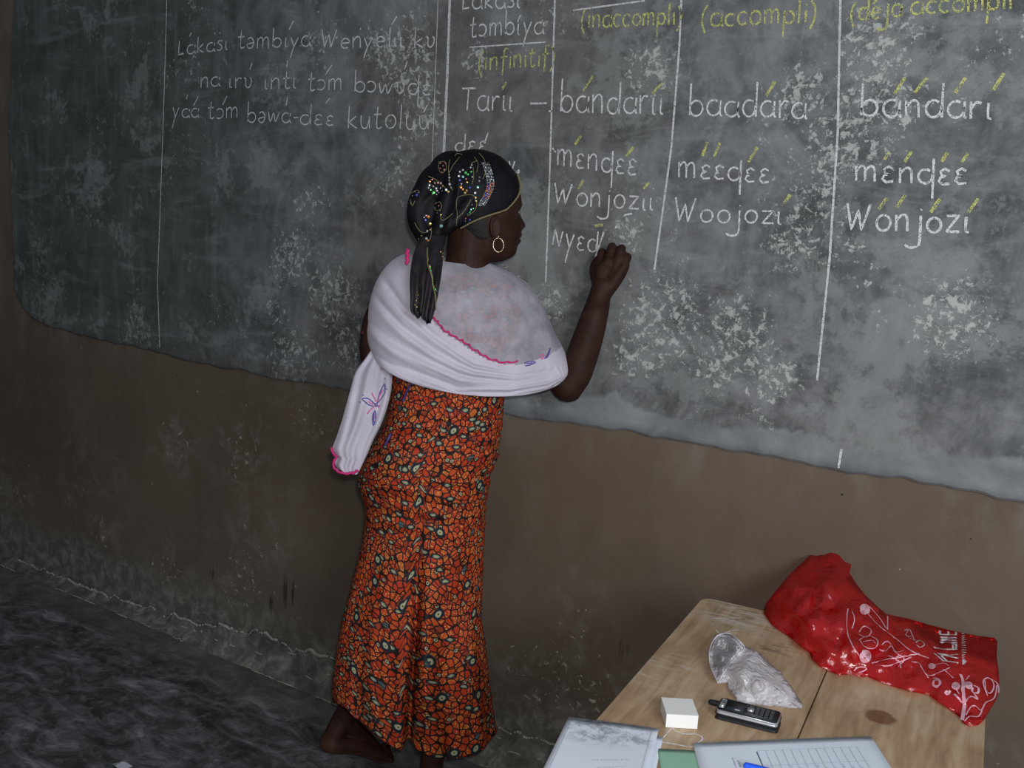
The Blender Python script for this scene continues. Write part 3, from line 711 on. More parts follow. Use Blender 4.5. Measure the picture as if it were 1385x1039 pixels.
# ------------------------------------------------------------------ plastic bags
def mat_plastic(name, col, transp, trcol, rough=.22, crinkle=45, cs=.5, transl=.4, single=None):
    n = NT(name); p = n.pos(); t = n.t
    n.set(col=col, rough=rough, spec=.6)
    pr_ = n.mapping(p, rot=(.3, .2, radians(-38)), sc=(1, 1.7, 1.2)); a = n.vor(pr_, crinkle*.4, 'DISTANCE_TO_EDGE'); b = n.noise(pr_, crinkle*.7, 4, .6, 1.0)
    bp = n.bump(n.math('ADD', n.math('MULTIPLY', a, 1.2), b), cs, .012)
    if single:
        tq_ = on_z(*single[0], TZ+.02); transp_f = n.math('ADD', n.ramp(b, .3, .7, transp-.08, transp+.08), n.math('MULTIPLY', n.blob(p, (tq_.x, tq_.y, tq_.z), single[1], .7), .52))
    else: transp_f = n.ramp(b, .3, .7, transp-.08, transp+.08)
    tr = n.new('ShaderNodeBsdfTransparent'); tr.inputs[0].default_value = tuple(trcol)+(1,)
    tl = n.new('ShaderNodeBsdfTranslucent'); tl.inputs[0].default_value = tuple(col)+(1,)
    m1 = n.new('ShaderNodeMixShader'); m1.inputs[0].default_value = transl; t.links.new(n.bsdf.outputs[0], m1.inputs[1]); t.links.new(tl.outputs[0], m1.inputs[2])
    m2 = n.new('ShaderNodeMixShader'); n.put(m2.inputs[0], transp_f); t.links.new(m1.outputs[0], m2.inputs[1]); t.links.new(tr.outputs[0], m2.inputs[2])
    gl = n.new('ShaderNodeBsdfGlossy'); gl.inputs['Color'].default_value = (1, 1, 1, 1); gl.inputs['Roughness'].default_value = rough; t.links.new(bp.outputs[0], gl.inputs['Normal'])
    m3 = n.new('ShaderNodeMixShader'); m3.inputs[0].default_value = .07; t.links.new(m2.outputs[0], m3.inputs[1]); t.links.new(gl.outputs[0], m3.inputs[2])
    t.links.new(m3.outputs[0], n.out.inputs[0]); return n.m
def rbf(ctrl):
    A = np.array([[c[0], c[1]] for c in ctrl], float); V = np.array([c[2] for c in ctrl], float)
    def f(x, y):
        d = np.hypot(A[:, 0]-x, A[:, 1]-y); wt = 1/(d**2.6+6); return float((wt*V).sum()/wt.sum())
    return f
def inside(p, poly):
    x, y = p; r_ = False; n = len(poly)
    for i in range(n):
        (x1, y1), (x2, y2) = poly[i], poly[i-1]
        if (y1 > y) != (y2 > y) and x < (x2-x1)*(y-y1)/(y2-y1)+x1: r_ = not r_
    return r_
def bag_mesh(outline, ctrl, step, back, crump, seed):
    """closed film bag: an upper film and a lower film joined along the outline, heights above the table from ctrl"""
    from mathutils.geometry import delaunay_2d_cdt
    out = []
    for a, b in zip(outline, outline[1:]+outline[:1]):
        k = max(1, int(math.hypot(a[0]-b[0], a[1]-b[1])/step))
        for i in range(k): out.append((lerp(a[0], b[0], i/k), lerp(a[1], b[1], i/k)))
    nb = len(out); pts = [Vector(p) for p in out]; rnd = random.Random(seed)
    x0, x1 = min(p[0] for p in out), max(p[0] for p in out); y0, y1 = min(p[1] for p in out), max(p[1] for p in out)
    y = y0
    while y < y1:
        x = x0
        while x < x1:
            q = (x+rnd.uniform(-.3, .3)*step, y+rnd.uniform(-.3, .3)*step)
            if inside(q, out) and min(math.hypot(q[0]-o_[0], q[1]-o_[1]) for o_ in out) > step*.6: pts.append(Vector(q))
            x += step
        y += step
    vv, ee, fc, *_ = delaunay_2d_cdt(pts, [], [list(range(nb))], 1, 1e-4)
    hf = rbf(ctrl); O = np.array(out)
    bm = bmesh.new(); top, bo = [], []
    for v in vv:
        dm = float(np.min(np.hypot(O[:, 0]-v.x, O[:, 1]-v.y))); puff = min(1, dm/22)
        h = hf(v.x, v.y); q = Vector((v.x*.045, v.y*.045, seed)); q2 = Vector((v.x*.11, v.y*.11, seed+3))
        cr = ((.5-abs(mnoise.noise(Vector((q.x*.7+q.y*.7, (q.y-q.x)*.55, q.z))))*2.6)*.75+(.4-abs(mnoise.noise(Vector((q2.x*.7+q2.y*.6, (q2.y-q2.x)*.7, q2.z))))*2.0)*.35)*crump
        ht = h+cr*puff+.004*puff
        p = on_z(v.x, v.y, TZ+.003+max(0, ht)); top.append(bm.verts.new(p))
        if dm < .5: bo.append(top[-1])
        else:
            hb = lerp(h, .0, back*puff)-abs(mnoise.noise(q2))*crump*.4
            pb = p+Vector((VV.x*.2, VV.y*.2, 0))*back*puff*max(0, h)*2; pb.z = TZ+.0025+max(0, min(hb, ht-.002)); bo.append(bm.verts.new(pb))
    for f in fc:
        bm.faces.new([top[i] for i in f])
        b_ = [bo[i] for i in f]
        if any(bo[i] is not top[i] for i in f):
            try: bm.faces.new(b_[::-1])
            except ValueError: pass
    return bm
def cr5(x, y): return (920+x/2.978, 720+y/2.978)
redo = [cr5(*q) for q in ((335, 325), (347, 285), (390, 230), (440, 170), (520, 95), (575, 55), (600, 38), (625, 40), (640, 60), (688, 98), (690, 125), (682, 165), (715, 215), (745, 252), (790, 295), (830, 330), (920, 348), (1000, 372), (1100, 398), (1200, 418), (1265, 425), (1278, 440), (1275, 500), (1284, 570), (1286, 640), (1270, 680), (1250, 712), (1225, 755), (1200, 778), (1165, 782), (1140, 770), (1125, 745), (1095, 720), (1050, 690), (1000, 655), (930, 640), (850, 620), (800, 600), (760, 585), (710, 580), (680, 573), (640, 576), (600, 560), (560, 538), (530, 512), (522, 485), (480, 455), (430, 415), (370, 375))]
rctrl = [cr5(*q)+(h,) for q, h in (((335, 325), .0), ((370, 375), 0), ((430, 415), 0), ((530, 510), 0), ((600, 558), 0), ((680, 572), 0), ((760, 585), 0), ((850, 620), 0), ((1000, 652), 0), ((1100, 725), 0), ((1150, 770), -.002), ((440, 170), .055), ((520, 95), .085), ((600, 38), .105), ((640, 60), .105), ((688, 120), .085), ((745, 250), .055), ((830, 330), .035), ((1000, 372), .022), ((1200, 418), .012), ((1275, 440), .0), ((1285, 640), -.004), ((1220, 760), -.006), ((500, 250), .07), ((600, 200), .085), ((560, 350), .055), ((650, 350), .06), ((600, 450), .03), ((700, 450), .045), ((780, 430), .04), ((800, 520), .02), ((900, 470), .035), ((950, 560), .015), ((1050, 600), .014), ((1100, 480), .02), ((1150, 640), .010))]
rb = empty('red_bag', on_z(1170, 900, TZ)); tag(rb, 'crumpled translucent red plastic carrier bag with white printing', 'plastic bag')
REDM = mat_plastic('red_film', (.80, .010, .016), .38, (1, .09, .10), .22, 20, .55, .5, ((1300, 862), .125))
bm = bag_mesh(redo, rctrl, 6.5, 1.0, .0095, 3)
red = rel(from_bm('film', bm, REDM, rb, False))
for p in red.data.polygons: p.use_smooth = True
rbv = bvh_of(red)
def onbag(bm, q, width, sub=3.0, bvh=rbv):
    q = subdiv(q, sub); P, N_ = [], []
    for p in q:
        h, n = cast(bvh, p[0], p[1], .0016)
        if h is None:
            if len(P) > 1: ribbon(bm, P, N_, width)
            P, N_ = [], []
        else: P.append(h); N_.append(n)
    if len(P) > 1: ribbon(bm, P, N_, width)
PK = plain('white_bag_print', (.78, .42, .50), .5); PG = plain('grey_bag_print', (.58, .53, .56), .5)
def z7(x, y): return (1200+x/7.42, 820+y/7.42)
bm = bmesh.new()
def cv(pts, wd=.0022, f=cr5): onbag(bm, catmull([f(*p) for p in pts], 5), wd*1.35)
for cx_, cy_, rx, ry, fill in ((742, 313, 18, 20, 1), (745, 500, 20, 22, 1), (1014, 542, 10, 10, 1), (1110, 622, 13, 13, 1), (1160, 618, 13, 13, 1)):
    for k in range(4 if fill else 1):
        s_ = 1-k*.27; cv(arc(cx_, cy_, rx*s_, ry*s_, 0, 360, 12), .0024)
for q in ([(755, 330), (790, 370), (840, 410), (880, 440), (930, 480), (1000, 510)], [(720, 405), (740, 380), (770, 400), (750, 425), (715, 412)], [(722, 435), (760, 420), (795, 440), (780, 465), (740, 462), (722, 435)], [(735, 445), (770, 438), (785, 450)],
          [(690, 320), (700, 350), (690, 390)], [(675, 310), (668, 380), (690, 450), (720, 500)], [(800, 470), (830, 480), (850, 460), (870, 485), (900, 480)], [(810, 455), (830, 440), (850, 455)], [(770, 530), (830, 515), (900, 500), (960, 490)], [(790, 540), (850, 535), (930, 505)], [(840, 500), (880, 520), (890, 550)], [(860, 480), (900, 510), (880, 545)],
          [(700, 560), (720, 545), (750, 552), (715, 570)], [(760, 300), (800, 345), (830, 390)], [(835, 340), (835, 395)], [(930, 525), (960, 530), (985, 570), (1010, 580), (1060, 560), (1085, 548)], [(985, 570), (1000, 590)], [(1020, 540), (1060, 530), (1080, 540)]): cv(q, .0016)
# scroll tree near the tip
for q, wd in (([(1135, 760), (1142, 720), (1145, 680), (1138, 640), (1140, 610), (1128, 575)], .0046), ([(1143, 690), (1120, 670), (1105, 655)], .003), ([(1143, 690), (1170, 665), (1195, 672), (1180, 650)], .003),
              ([(1040, 600), (1025, 600), (1022, 618), (1040, 622), (1048, 608), (1035, 592), (1018, 592)], .0036), ([(1075, 640), (1065, 650), (1080, 655), (1085, 640)], .003), ([(1180, 620), (1200, 630), (1195, 650), (1175, 645), (1178, 628)], .003),
              ([(1225, 600), (1230, 640), (1250, 650), (1262, 620), (1250, 595), (1230, 590), (1218, 610), (1235, 660)], .002), ([(1150, 740), (1180, 700), (1210, 720), (1230, 690), (1265, 670), (1275, 620)], .0018), ([(1145, 765), (1165, 745), (1200, 745), (1215, 720)], .0018), ([(1060, 555), (1100, 590)], .002),
              ([(1150, 600), (1165, 580)], .0016), ([(1110, 635), (1125, 655)], .0016), ([(1240, 590), (1275, 610), (1282, 650), (1262, 700)], .002)):
    cv(q, wd)
o = rel(from_bm('floral_print', bm, PK, rb, recalc=False)); o['kind'] = 'stuff'; o['label'] = 'pinkish white scroll and flower print'
bm = bmesh.new()
# big letters reading upwards: A L I N E
LT = {'A': [[(470, 480), (560, 555), (712, 575)], [(500, 480), (620, 500), (712, 490)], [(540, 500), (600, 560)], [(520, 490), (712, 530)]], 'L': [[(462, 418), (560, 440), (705, 440)], [(690, 440), (690, 385), (640, 385)], [(655, 395), (655, 440)]],
      'I': [[(528, 368), (698, 372)]], 'N': [[(530, 345), (692, 350)], [(530, 345), (692, 322)], [(530, 318), (690, 322)]], 'E': [[(520, 290), (690, 296)], [(524, 290), (528, 252)], [(610, 293), (612, 262)], [(688, 296), (688, 268)]]}
for ch, st in LT.items():
    for q in st: onbag(bm, [z7(*p) for p in q], .0042, 2)
o = rel(from_bm('large_lettering', bm, PG, rb, recalc=False)); o['kind'] = 'stuff'; o['label'] = 'grey white lettering ALINE reading upwards'
bm = bmesh.new(); rr = random.Random(2)
y = 585
while y > 275:
    hh = rr.choice((14, 20, 24)); q = [(745, y), (745+rr.choice((30, 45)), y-hh*.3), (748, y-hh*.7)]
    onbag(bm, [z7(*p) for p in q], .0016, 2); y -= hh
for q in ([(170, 250), (220, 240), (250, 300), (270, 350)], [(180, 290), (230, 330), (290, 350)], [(210, 245), (190, 300), (240, 310)], [(280, 370), (330, 350), (370, 390), (330, 420), (290, 390)]): onbag(bm, catmull([z7(*p) for p in q], 4), .0016, 2)
o = rel(from_bm('small_lettering', bm, PG, rb, recalc=False)); o['kind'] = 'stuff'

cb = empty('clear_bag', on_z(1020, 920, TZ)); tag(cb, 'small crumpled clear plastic bag lying open on the table', 'plastic bag')
CLR = mat_plastic('clear_film', (.98, .96, 1.0), .26, (.97, .96, .99), .12, 60, .8, .45)
clo = [cr5(*q) for q in ((112, 480), (122, 450), (140, 412), (165, 403), (195, 408), (235, 430), (262, 458), (300, 475), (335, 498), (365, 530), (400, 558), (425, 592), (450, 622), (475, 665), (494, 692), (488, 712), (440, 708), (400, 704), (330, 700), (270, 692), (232, 684), (215, 655), (192, 630), (190, 608), (150, 610), (135, 575), (118, 545))]
cctrl = [cr5(*q)+(h,) for q, h in (((112, 480), .02), ((165, 403), .045), ((235, 430), .045), ((300, 475), .038), ((400, 558), .02), ((494, 700), 0), ((400, 704), 0), ((300, 697), 0), ((232, 684), 0), ((190, 620), .0), ((150, 610), .003), ((118, 540), .01), ((200, 520), .02), ((250, 560), .035), ((320, 600), .035), ((380, 640), .02))]
bm = bag_mesh(clo, cctrl, 5.0, 1.0, .012, 11)
o = rel(from_bm('film', bm, CLR, cb, True))
cbv = bvh_of(o)
# rolled open mouth: a rim of film round a dark sheet that paints the hollow's shade
rim = [cr5(*q) for q in ((150, 608), (128, 560), (116, 520), (118, 480), (135, 440), (160, 415), (200, 412), (240, 445), (258, 470), (240, 490), (215, 515), (190, 545), (165, 590), (150, 608))]
bm = bmesh.new(); P = []
for q in catmull(rim, 4):
    h, n = cast(cbv, q[0], q[1], .002)
    if h is not None: P.append(h)
if len(P) > 4: tube(bm, P, [.0009+.0014*abs(mnoise.noise(p*60)) for p in P], 7)
rel(from_bm('rolled_rim', bm, plain('clear_rim', (.50, .48, .52), .25), cb, True))
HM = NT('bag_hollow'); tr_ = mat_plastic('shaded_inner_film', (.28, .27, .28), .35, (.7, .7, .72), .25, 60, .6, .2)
bm = bmesh.new()
for k in range(6): pass
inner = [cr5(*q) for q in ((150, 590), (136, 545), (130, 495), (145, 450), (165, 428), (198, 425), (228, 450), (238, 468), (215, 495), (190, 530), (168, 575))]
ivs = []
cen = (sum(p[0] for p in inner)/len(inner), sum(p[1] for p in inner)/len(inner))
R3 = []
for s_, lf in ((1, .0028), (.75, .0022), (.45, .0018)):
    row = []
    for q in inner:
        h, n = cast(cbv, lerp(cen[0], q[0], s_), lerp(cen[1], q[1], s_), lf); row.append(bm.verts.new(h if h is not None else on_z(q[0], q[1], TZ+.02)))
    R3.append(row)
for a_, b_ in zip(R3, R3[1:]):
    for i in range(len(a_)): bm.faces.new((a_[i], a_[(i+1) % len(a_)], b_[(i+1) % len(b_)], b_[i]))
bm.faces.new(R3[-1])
rel(from_bm('mouth_shade', bm, tr_, cb, True))

# ------------------------------------------------------------------ the woman
def mat_skin():
    n = NT('dark_brown_skin'); p = n.pos()
    c = n.mix(n.ramp(n.noise(p, 30, 5), .3, .7), (.026, .0105, .0075), (.040, .017, .012))
    c = n.mix(n.attr('pale', 'Fac'), c, (.12, .05, .036))
    n.bump(n.noise(p, 350, 3), .08, .002)
    return n.set(col=c, rough=.6, spec=.16)
AH = radians(18)
HO = at(650, 300, 0)                                     # between the ears
HF = EE*cos(AH)+VV*sin(AH); HS = EE*sin(AH)-VV*cos(AH)    # face direction, side towards the camera
HZ = (Vector((0, 0, 1))-EE*.06).normalized()
PXH = 1/518.0
FXS = 1/cos(AH)
def hp(x, s, z): return HO+HF*x+HS*s+HZ*z
hrows = [(212, 650, 644, .004), (214, 662, 630, .024), (218, 672, 621, .038), (226, 683, 611, .054), (237, 692, 604, .066), (252, 699.5, 599, .073), (266, 703, 597, .0755), (277, 703.5, 598, .075), (284, 702.5, 600, .074), (292, 703, 603, .0725), (300, 703.5, 608, .070), (307, 703.5, 613, .067), (313, 703.5, 618, .0645),
         (319, 702.5, 622, .062), (325, 701, 627, .0595), (331, 699, 632, .056), (337, 697, 637, .051), (342, 694, 642, .044), (346, 689, 647, .034), (350, 681, 652, .022), (352.5, 668, 657, .006)]
hr = np.array(hrows)
def g_(x, s): return exp(-(x/s)**2)
def head_pt(a, y, grow=0.0):
    xf = (np.interp(y, hr[:, 0], hr[:, 1])-650)*PXH*FXS; xb = (650-np.interp(y, hr[:, 0], hr[:, 2]))*PXH*1.02; wd = np.interp(y, hr[:, 0], hr[:, 3])
    z = (300-y)*PXH; ca, sa = cos(a), sin(a)
    ex = 1.0 if ca < 0 else .92
    x = (xf if ca > 0 else xb)*math.copysign(abs(ca)**ex, ca)+0; s = wd*math.copysign(abs(sa)**.95, sa)
    if ca > 0 and not grow:
        t = abs(s)
        nb = np.interp(y, [281, 287, 293, 298, 302, 305, 308], [0, .004, .010, .0165, .019, .013, 0])*g_(s, np.interp(y, [285, 303], [.007, .0135]))
        nb += .006*g_(y-303, 3.5)*g_(t-.0145, .006)                       # wings of the nose
        lips = .0085*g_(y-314.2, 2.4)*g_(s, .022)+.0085*g_(y-322.3, 2.8)*g_(s, .020)-.007*g_(y-318.2, 1.4)*g_(s, .024)
        ch = .004*g_(y-339, 5)*g_(s, .018)-.003*g_(y-329, 2.5)*g_(s, .02)
        eye = -.009*g_(y-284, 5.5)*g_(t-.032, .014)+.0035*g_(y-275, 3)*g_(t-.03, .02)+.0035*g_(y-284.5, 2.6)*g_(t-.032, .010)
        ck = .005*g_(y-303, 10)*g_(t-.046, .018)
        x += nb+lips+ch+eye+ck
    if grow: x += math.copysign(grow, ca)*abs(ca); s += math.copysign(grow, sa)*abs(sa); z += grow*max(0, 1-(y-208)/30)
    return x, s, z
body = bmesh.new()
NA, NY = 96, 84
ys = [212+(352.5-212)*(k/NY) for k in range(NY+1)]
ys = [212.0+140.5*(.5-.5*cos(pi*k/NY)) if False else y for k, y in enumerate(ys)]
V = grid(body, lambda i, j: hp(*head_pt(2*pi*i/NA, ys[j])), NA, NY, True)
body.faces.new(V[0]); body.faces.new(V[-1][::-1])
# ears
for sd in (1, -1):
    c0 = hp((654-650)*PXH, sd*.0705, (300-307)*PXH)
    ellipsoid(body, c0, (HF*.013+HS*sd*.004, HS*sd*.006-HF*.002, HZ*.026+HF*-.003), 18, 12)
    ring = []
    for k in range(17):
        a = radians(-70+k*300/16); ring.append(c0+HS*sd*.0065+HF*(-.0125*cos(a)*1.0-.001)+HZ*(.025*sin(a)+.002))
    tube(body, ring, [.0032]*17, 8)
    ellipsoid(body, hp((655-650)*PXH, sd*.073, (300-318)*PXH), (HF*.0062, HS*.0045, HZ*.0085), 12, 8)
# neck
def L4(px, py, off, r): p = at(px, py, off); return (p.x, p.y, p.z, r)
limb(body, [L4(626, 400, .01, .075), L4(630, 372, .0, .061), L4(633, 350, -.002, .056), L4(635, 325, -.004, .056), L4(640, 300, -.005, .058)])
# torso as stacked rings
def ploft(bm, rows, nth, sub=4, wob=None):
    """rows: (y, xL, xR, depth, off)"""
    q = catmull(rows, sub); R_ = []
    for (y, a, b, d, o_) in q:
        row = []
        for k in range(nth):
            t = 2*pi*k/nth; x = (a+b)/2+(b-a)/2*cos(t); of = o_-d*sin(t)
            sh = of*60
            row.append(bm.verts.new(at(x, y-max(0, sh), of)))
        R_.append(row)
    for r1, r2 in zip(R_, R_[1:]):
        for k in range(nth): bm.faces.new((r1[k], r1[(k+1) % nth], r2[(k+1) % nth], r2[k]))
    bm.faces.new(R_[0]); bm.faces.new(R_[-1][::-1])
ploft(body, [(362, 600, 660, .045, 0), (378, 562, 690, .075, 0), (398, 532, 706, .095, 0), (430, 528, 702, .100, 0), (480, 536, 690, .098, 0), (540, 536, 674, .094, 0), (590, 520, 664, .100, 0), (640, 496, 660, .112, 0), (690, 500, 650, .112, 0), (730, 505, 645, .09, 0)], 36)
# right arm raised, writing
def woff(px, py, c): return (on_y(px, py, BY)-P0).dot(VV)-c       # c metres in front of the board, along the view
limb(body, [L4(690, 408, .02, .050), L4(714, 440, .018, .046), L4(742, 483, -.005, .041), L4(768, 523, -.030, .0415)])
limb(body, [L4(768, 522, -.030, .0415), L4(778, 506, -.034, .0425), L4(785, 488, -.036, .0415), L4(797, 452, -.040, .0385), L4(807, 418, -.045, .0325), L4(811, 402, woff(811, 402, .075), .0285), L4(816, 388, woff(816, 388, .070), .0285)])
kn = [(814, 350, .050), (826, 343, .056), (837, 345, .058), (844, 355, .056)]         # knuckles, index .. little
for (kx, ky, ko), wx, rr_ in zip(kn, (807, 812, 818, 823), (.0165, .0165, .0160, .0150)):
    limb(body, [L4(lerp(wx, 816, .35), 394, woff(wx, 394, .070), .0190), L4(lerp(wx, kx, .5)+1, 374, woff(lerp(wx, kx, .5), 374, .062), .0190), L4(kx, ky+5, woff(kx, ky+5, ko), rr_)], 5, 12)
ellipsoid(body, at(825, 369, woff(825, 369, .060)), (EE*.038, VV*.017, Vector((0, 0, .036))), 18, 12); ellipsoid(body, at(832, 358, woff(832, 358, .058)), (EE*.034, VV*.015, Vector((0, 0, .022))), 18, 12)
for (kx, ky, ko), L_, sx in zip(kn, (1.0, 1.06, 1.0, .82), (0, 2, 4, 5)):
    Q = [(kx, ky+2, ko, .0128), (kx+sx*.7, ky-7*L_, ko-.008, .0120), (kx+sx, ky-8.5*L_, ko-.026, .0108), (kx+sx-2, ky-1*L_, ko-.037, .0098), (kx+sx-5, ky+9*L_, ko-.034, .0090), (kx+sx-7, ky+15*L_, ko-.026, .0082)]
    limb(body, [L4(x, y, woff(x, y, c), r_) for x, y, c, r_ in Q], 5, 12)
Q = [(812, 388, .062, .0165), (806, 374, .048, .0150), (804, 362, .034, .0125), (807, 353, .026, .0108), (812, 348, .021, .0092)]
limb(body, [L4(x, y, woff(x, y, c), r_) for x, y, c, r_ in Q], 5, 12)
# left arm, mostly under the shawl
limb(body, [L4(536, 405, .0, .050), L4(517, 432, .0, .046), L4(509, 462, -.004, .0415), L4(508, 484, .0, .040)])
limb(body, [L4(508, 484, .0, .0395), L4(524, 500, .055, .036), L4(552, 512, .115, .031), L4(572, 512, .150, .026), L4(584, 510, .165, .0255)])
ellipsoid(body, at(598, 508, .172), (EE*.036, VV*.014, Vector((0, 0, .026))), 14, 8)
for k in range(4): limb(body, [L4(606, 502+k*5, .172, .0100), L4(616, 503+k*5.5, .176, .0092), L4(620+k*.5, 508+k*5, .160, .0085), L4(613, 511+k*4, .150, .0078)], 5, 10)
limb(body, [L4(592, 502, .170, .012), L4(600, 494, .160, .0105), L4(610, 494, .152, .009)], 5, 10)
# legs
def F4(p, r): return (p.x, p.y, p.z, r)
hipR, hipL = at(596, 690, -.03), at(560, 690, .05)
ankR = at(584, 1012, -.065); ankR.z = .085
ankL = at(466, 936, .12); ankL.z = .155
kneeR = lerp(hipR, ankR, .48)+EE*.025+VV*.045; kneeL = lerp(hipL, ankL, .47)+EE*.015
for hp_, kn_, an_ in ((hipR, kneeR, ankR), (hipL, kneeL, ankL)):
    limb(body, [F4(hp_, .085), F4(lerp(hp_, kn_, .5), .072), F4(kn_, .052)]); cf = lerp(kn_, an_, .35)-EE*.012+VV*(.02 if kn_ is kneeR else 0)
    limb(body, [F4(kn_, .051), F4(cf, .049), F4(lerp(kn_, an_, .75), .034), F4(an_, .030)])
def foot(an, d, heel_up, L=.225):
    """d: toe direction on the floor"""
    s = Vector((-d.y, d.x, 0)); hz = heel_up
    heel = Vector((an.x, an.y, 0))-d*.038+Vector((0, 0, .030+hz)); ball = Vector((an.x, an.y, 0))+d*.118+Vector((0, 0, .020))
    limb(body, [F4(an+Vector((0, 0, .012)), .030), F4(heel, .0295)], 4, 16)
    for k, so in enumerate((-.022, 0, .022)):
        limb(body, [F4(heel+s*so*.4, .027), F4(lerp(heel, ball, .5)+s*so*.9+Vector((0, 0, .014-.004*k)), .023), F4(ball+s*so, .0185)], 4, 12)
    limb(body, [F4(an, .031), F4(lerp(an, ball, .45)+Vector((0, 0, .006)), .026), F4(ball+Vector((0, 0, .004)), .019)], 4, 12)
    for k in range(5):
        so = lerp(-.034, .036, k/4); r_ = .0125 if k == 4 else .0088; ln = (.026, .034, .040, .044, .046)[k]
        limb(body, [F4(ball+s*so*.8-d*.01+Vector((0, 0, -.004)), r_), F4(ball+s*so+d*ln*.6+Vector((0, 0, -.006)), r_*.95), F4(ball+s*so+d*ln+Vector((0, 0, -.0195+r_)), r_*.9)], 4, 10)
dR = (EE*.93+VV*.30).normalized(); dL = (EE*.86+VV*.45).normalized()
foot(ankR, dR, 0); foot(ankL, dL, .068)
skin = mat_skin()
bme = remesh(body, .0030, 5, .5)
pale = bme.attributes.new('pale', 'FLOAT', 'POINT')
co = np.zeros(len(bme.vertices)*3, np.float32); bme.vertices.foreach_get('co', co); co = co.reshape(-1, 3)
nr = np.zeros(len(bme.vertices)*3, np.float32); bme.vertices.foreach_get('normal', nr); nr = nr.reshape(-1, 3)
hl = Vector((ankL.x, ankL.y, .075))-dL*.06; dd = np.linalg.norm(co-np.array(hl), axis=1)
mv = np.clip(1.4-dd/.042, 0, 1)*.75
mv = np.maximum(mv, np.where(co[:, 2] < .10, np.clip(-nr[:, 2]*1.2-.3, 0, 1), 0))
lip = np.array(hp(.055*FXS*1.0+.055*0+(702-650)*PXH*FXS-.055*FXS, 0, (300-319)*PXH)); dd = np.linalg.norm((co-lip)*np.array([1, 1, 1.6]), axis=1)
mv = np.maximum(mv, np.clip(1.3-dd/.022, 0, 1)*.35)
pale.data.foreach_set('value', mv.astype(np.float32))
woman = link('person', bme, skin, None, True)
tag(woman, 'barefoot woman in sequined headscarf and white shawl, seen from behind, writing on the board', 'person')
# eyes
for sd in (1, -1):
    bm = bmesh.new(); c0 = hp((702.5-650)*PXH*FXS-.0240, sd*.0305, (300-284.5)*PXH); ellipsoid(bm, c0, (HF*.0108, HS*.0108, HZ*.0108), 20, 14)
    ew = from_bm('eye', bm, plain('eye_white', (.30, .27, .24), .3), woman, True)
    bm = bmesh.new(); ellipsoid(bm, c0+HF*.0078, (HF*.0035, HS*.0058, HZ*.0058), 16, 8); from_bm('iris', bm, plain('dark_iris', (.01, .005, .003), .1), ew, True)
bm = bmesh.new(); tp = hp((703-650)*PXH*FXS-.004, 0, (300-318.2)*PXH)
tube(bm, [tp-HF*.011+HS*.019, tp-HF*.003+HS*.010, tp, tp-HF*.003-HS*.010, tp-HF*.011-HS*.019], [.0024]*5, 8); from_bm('teeth', bm, plain('tooth_white', (.6, .57, .5), .25), woman, True)
# ear rings
GOLD = plain('gold', (.66, .50, .34), .28, 1)
for sd in (1, -1):
    bm = bmesh.new(); cc = hp((657-650)*PXH, sd*.080, (300-328)*PXH); q = []
    for k in range(33):
        a = 2*pi*k/32; q.append(cc+(HF*.75+HS*sd*.35)*sin(a)*.0158+HZ*cos(a)*.0172)
    tube(bm, q, [.0009]*33, 8, caps=False)
    ellipsoid(bm, cc+HZ*.0205, (HF*.0022, HS*.0022, HZ*.003), 8, 6)
    o = from_bm('hoop_earring', bm, GOLD, woman, True); o['label'] = 'thin gold hoop earring'
# hair at the nape
bm = bmesh.new()
def hairf(i, j):
    a = radians(lerp(100, 260, i/40)); y = lerp(290, 322-4*abs(cos(a))*0, j/14); x, s, z = head_pt(a, y, .004 if 0 < j < 14 else .0005); return hp(x, s, z)
grid(bm, hairf, 40, 14); hm = NT('black_hair'); hmm = hm.set(col=(.006, .005, .005), rough=.6); hm.bump(hm.noise(hm.pos(), 300, 4), .8, .003)
o = from_bm('hair', bm, hmm, woman, True)

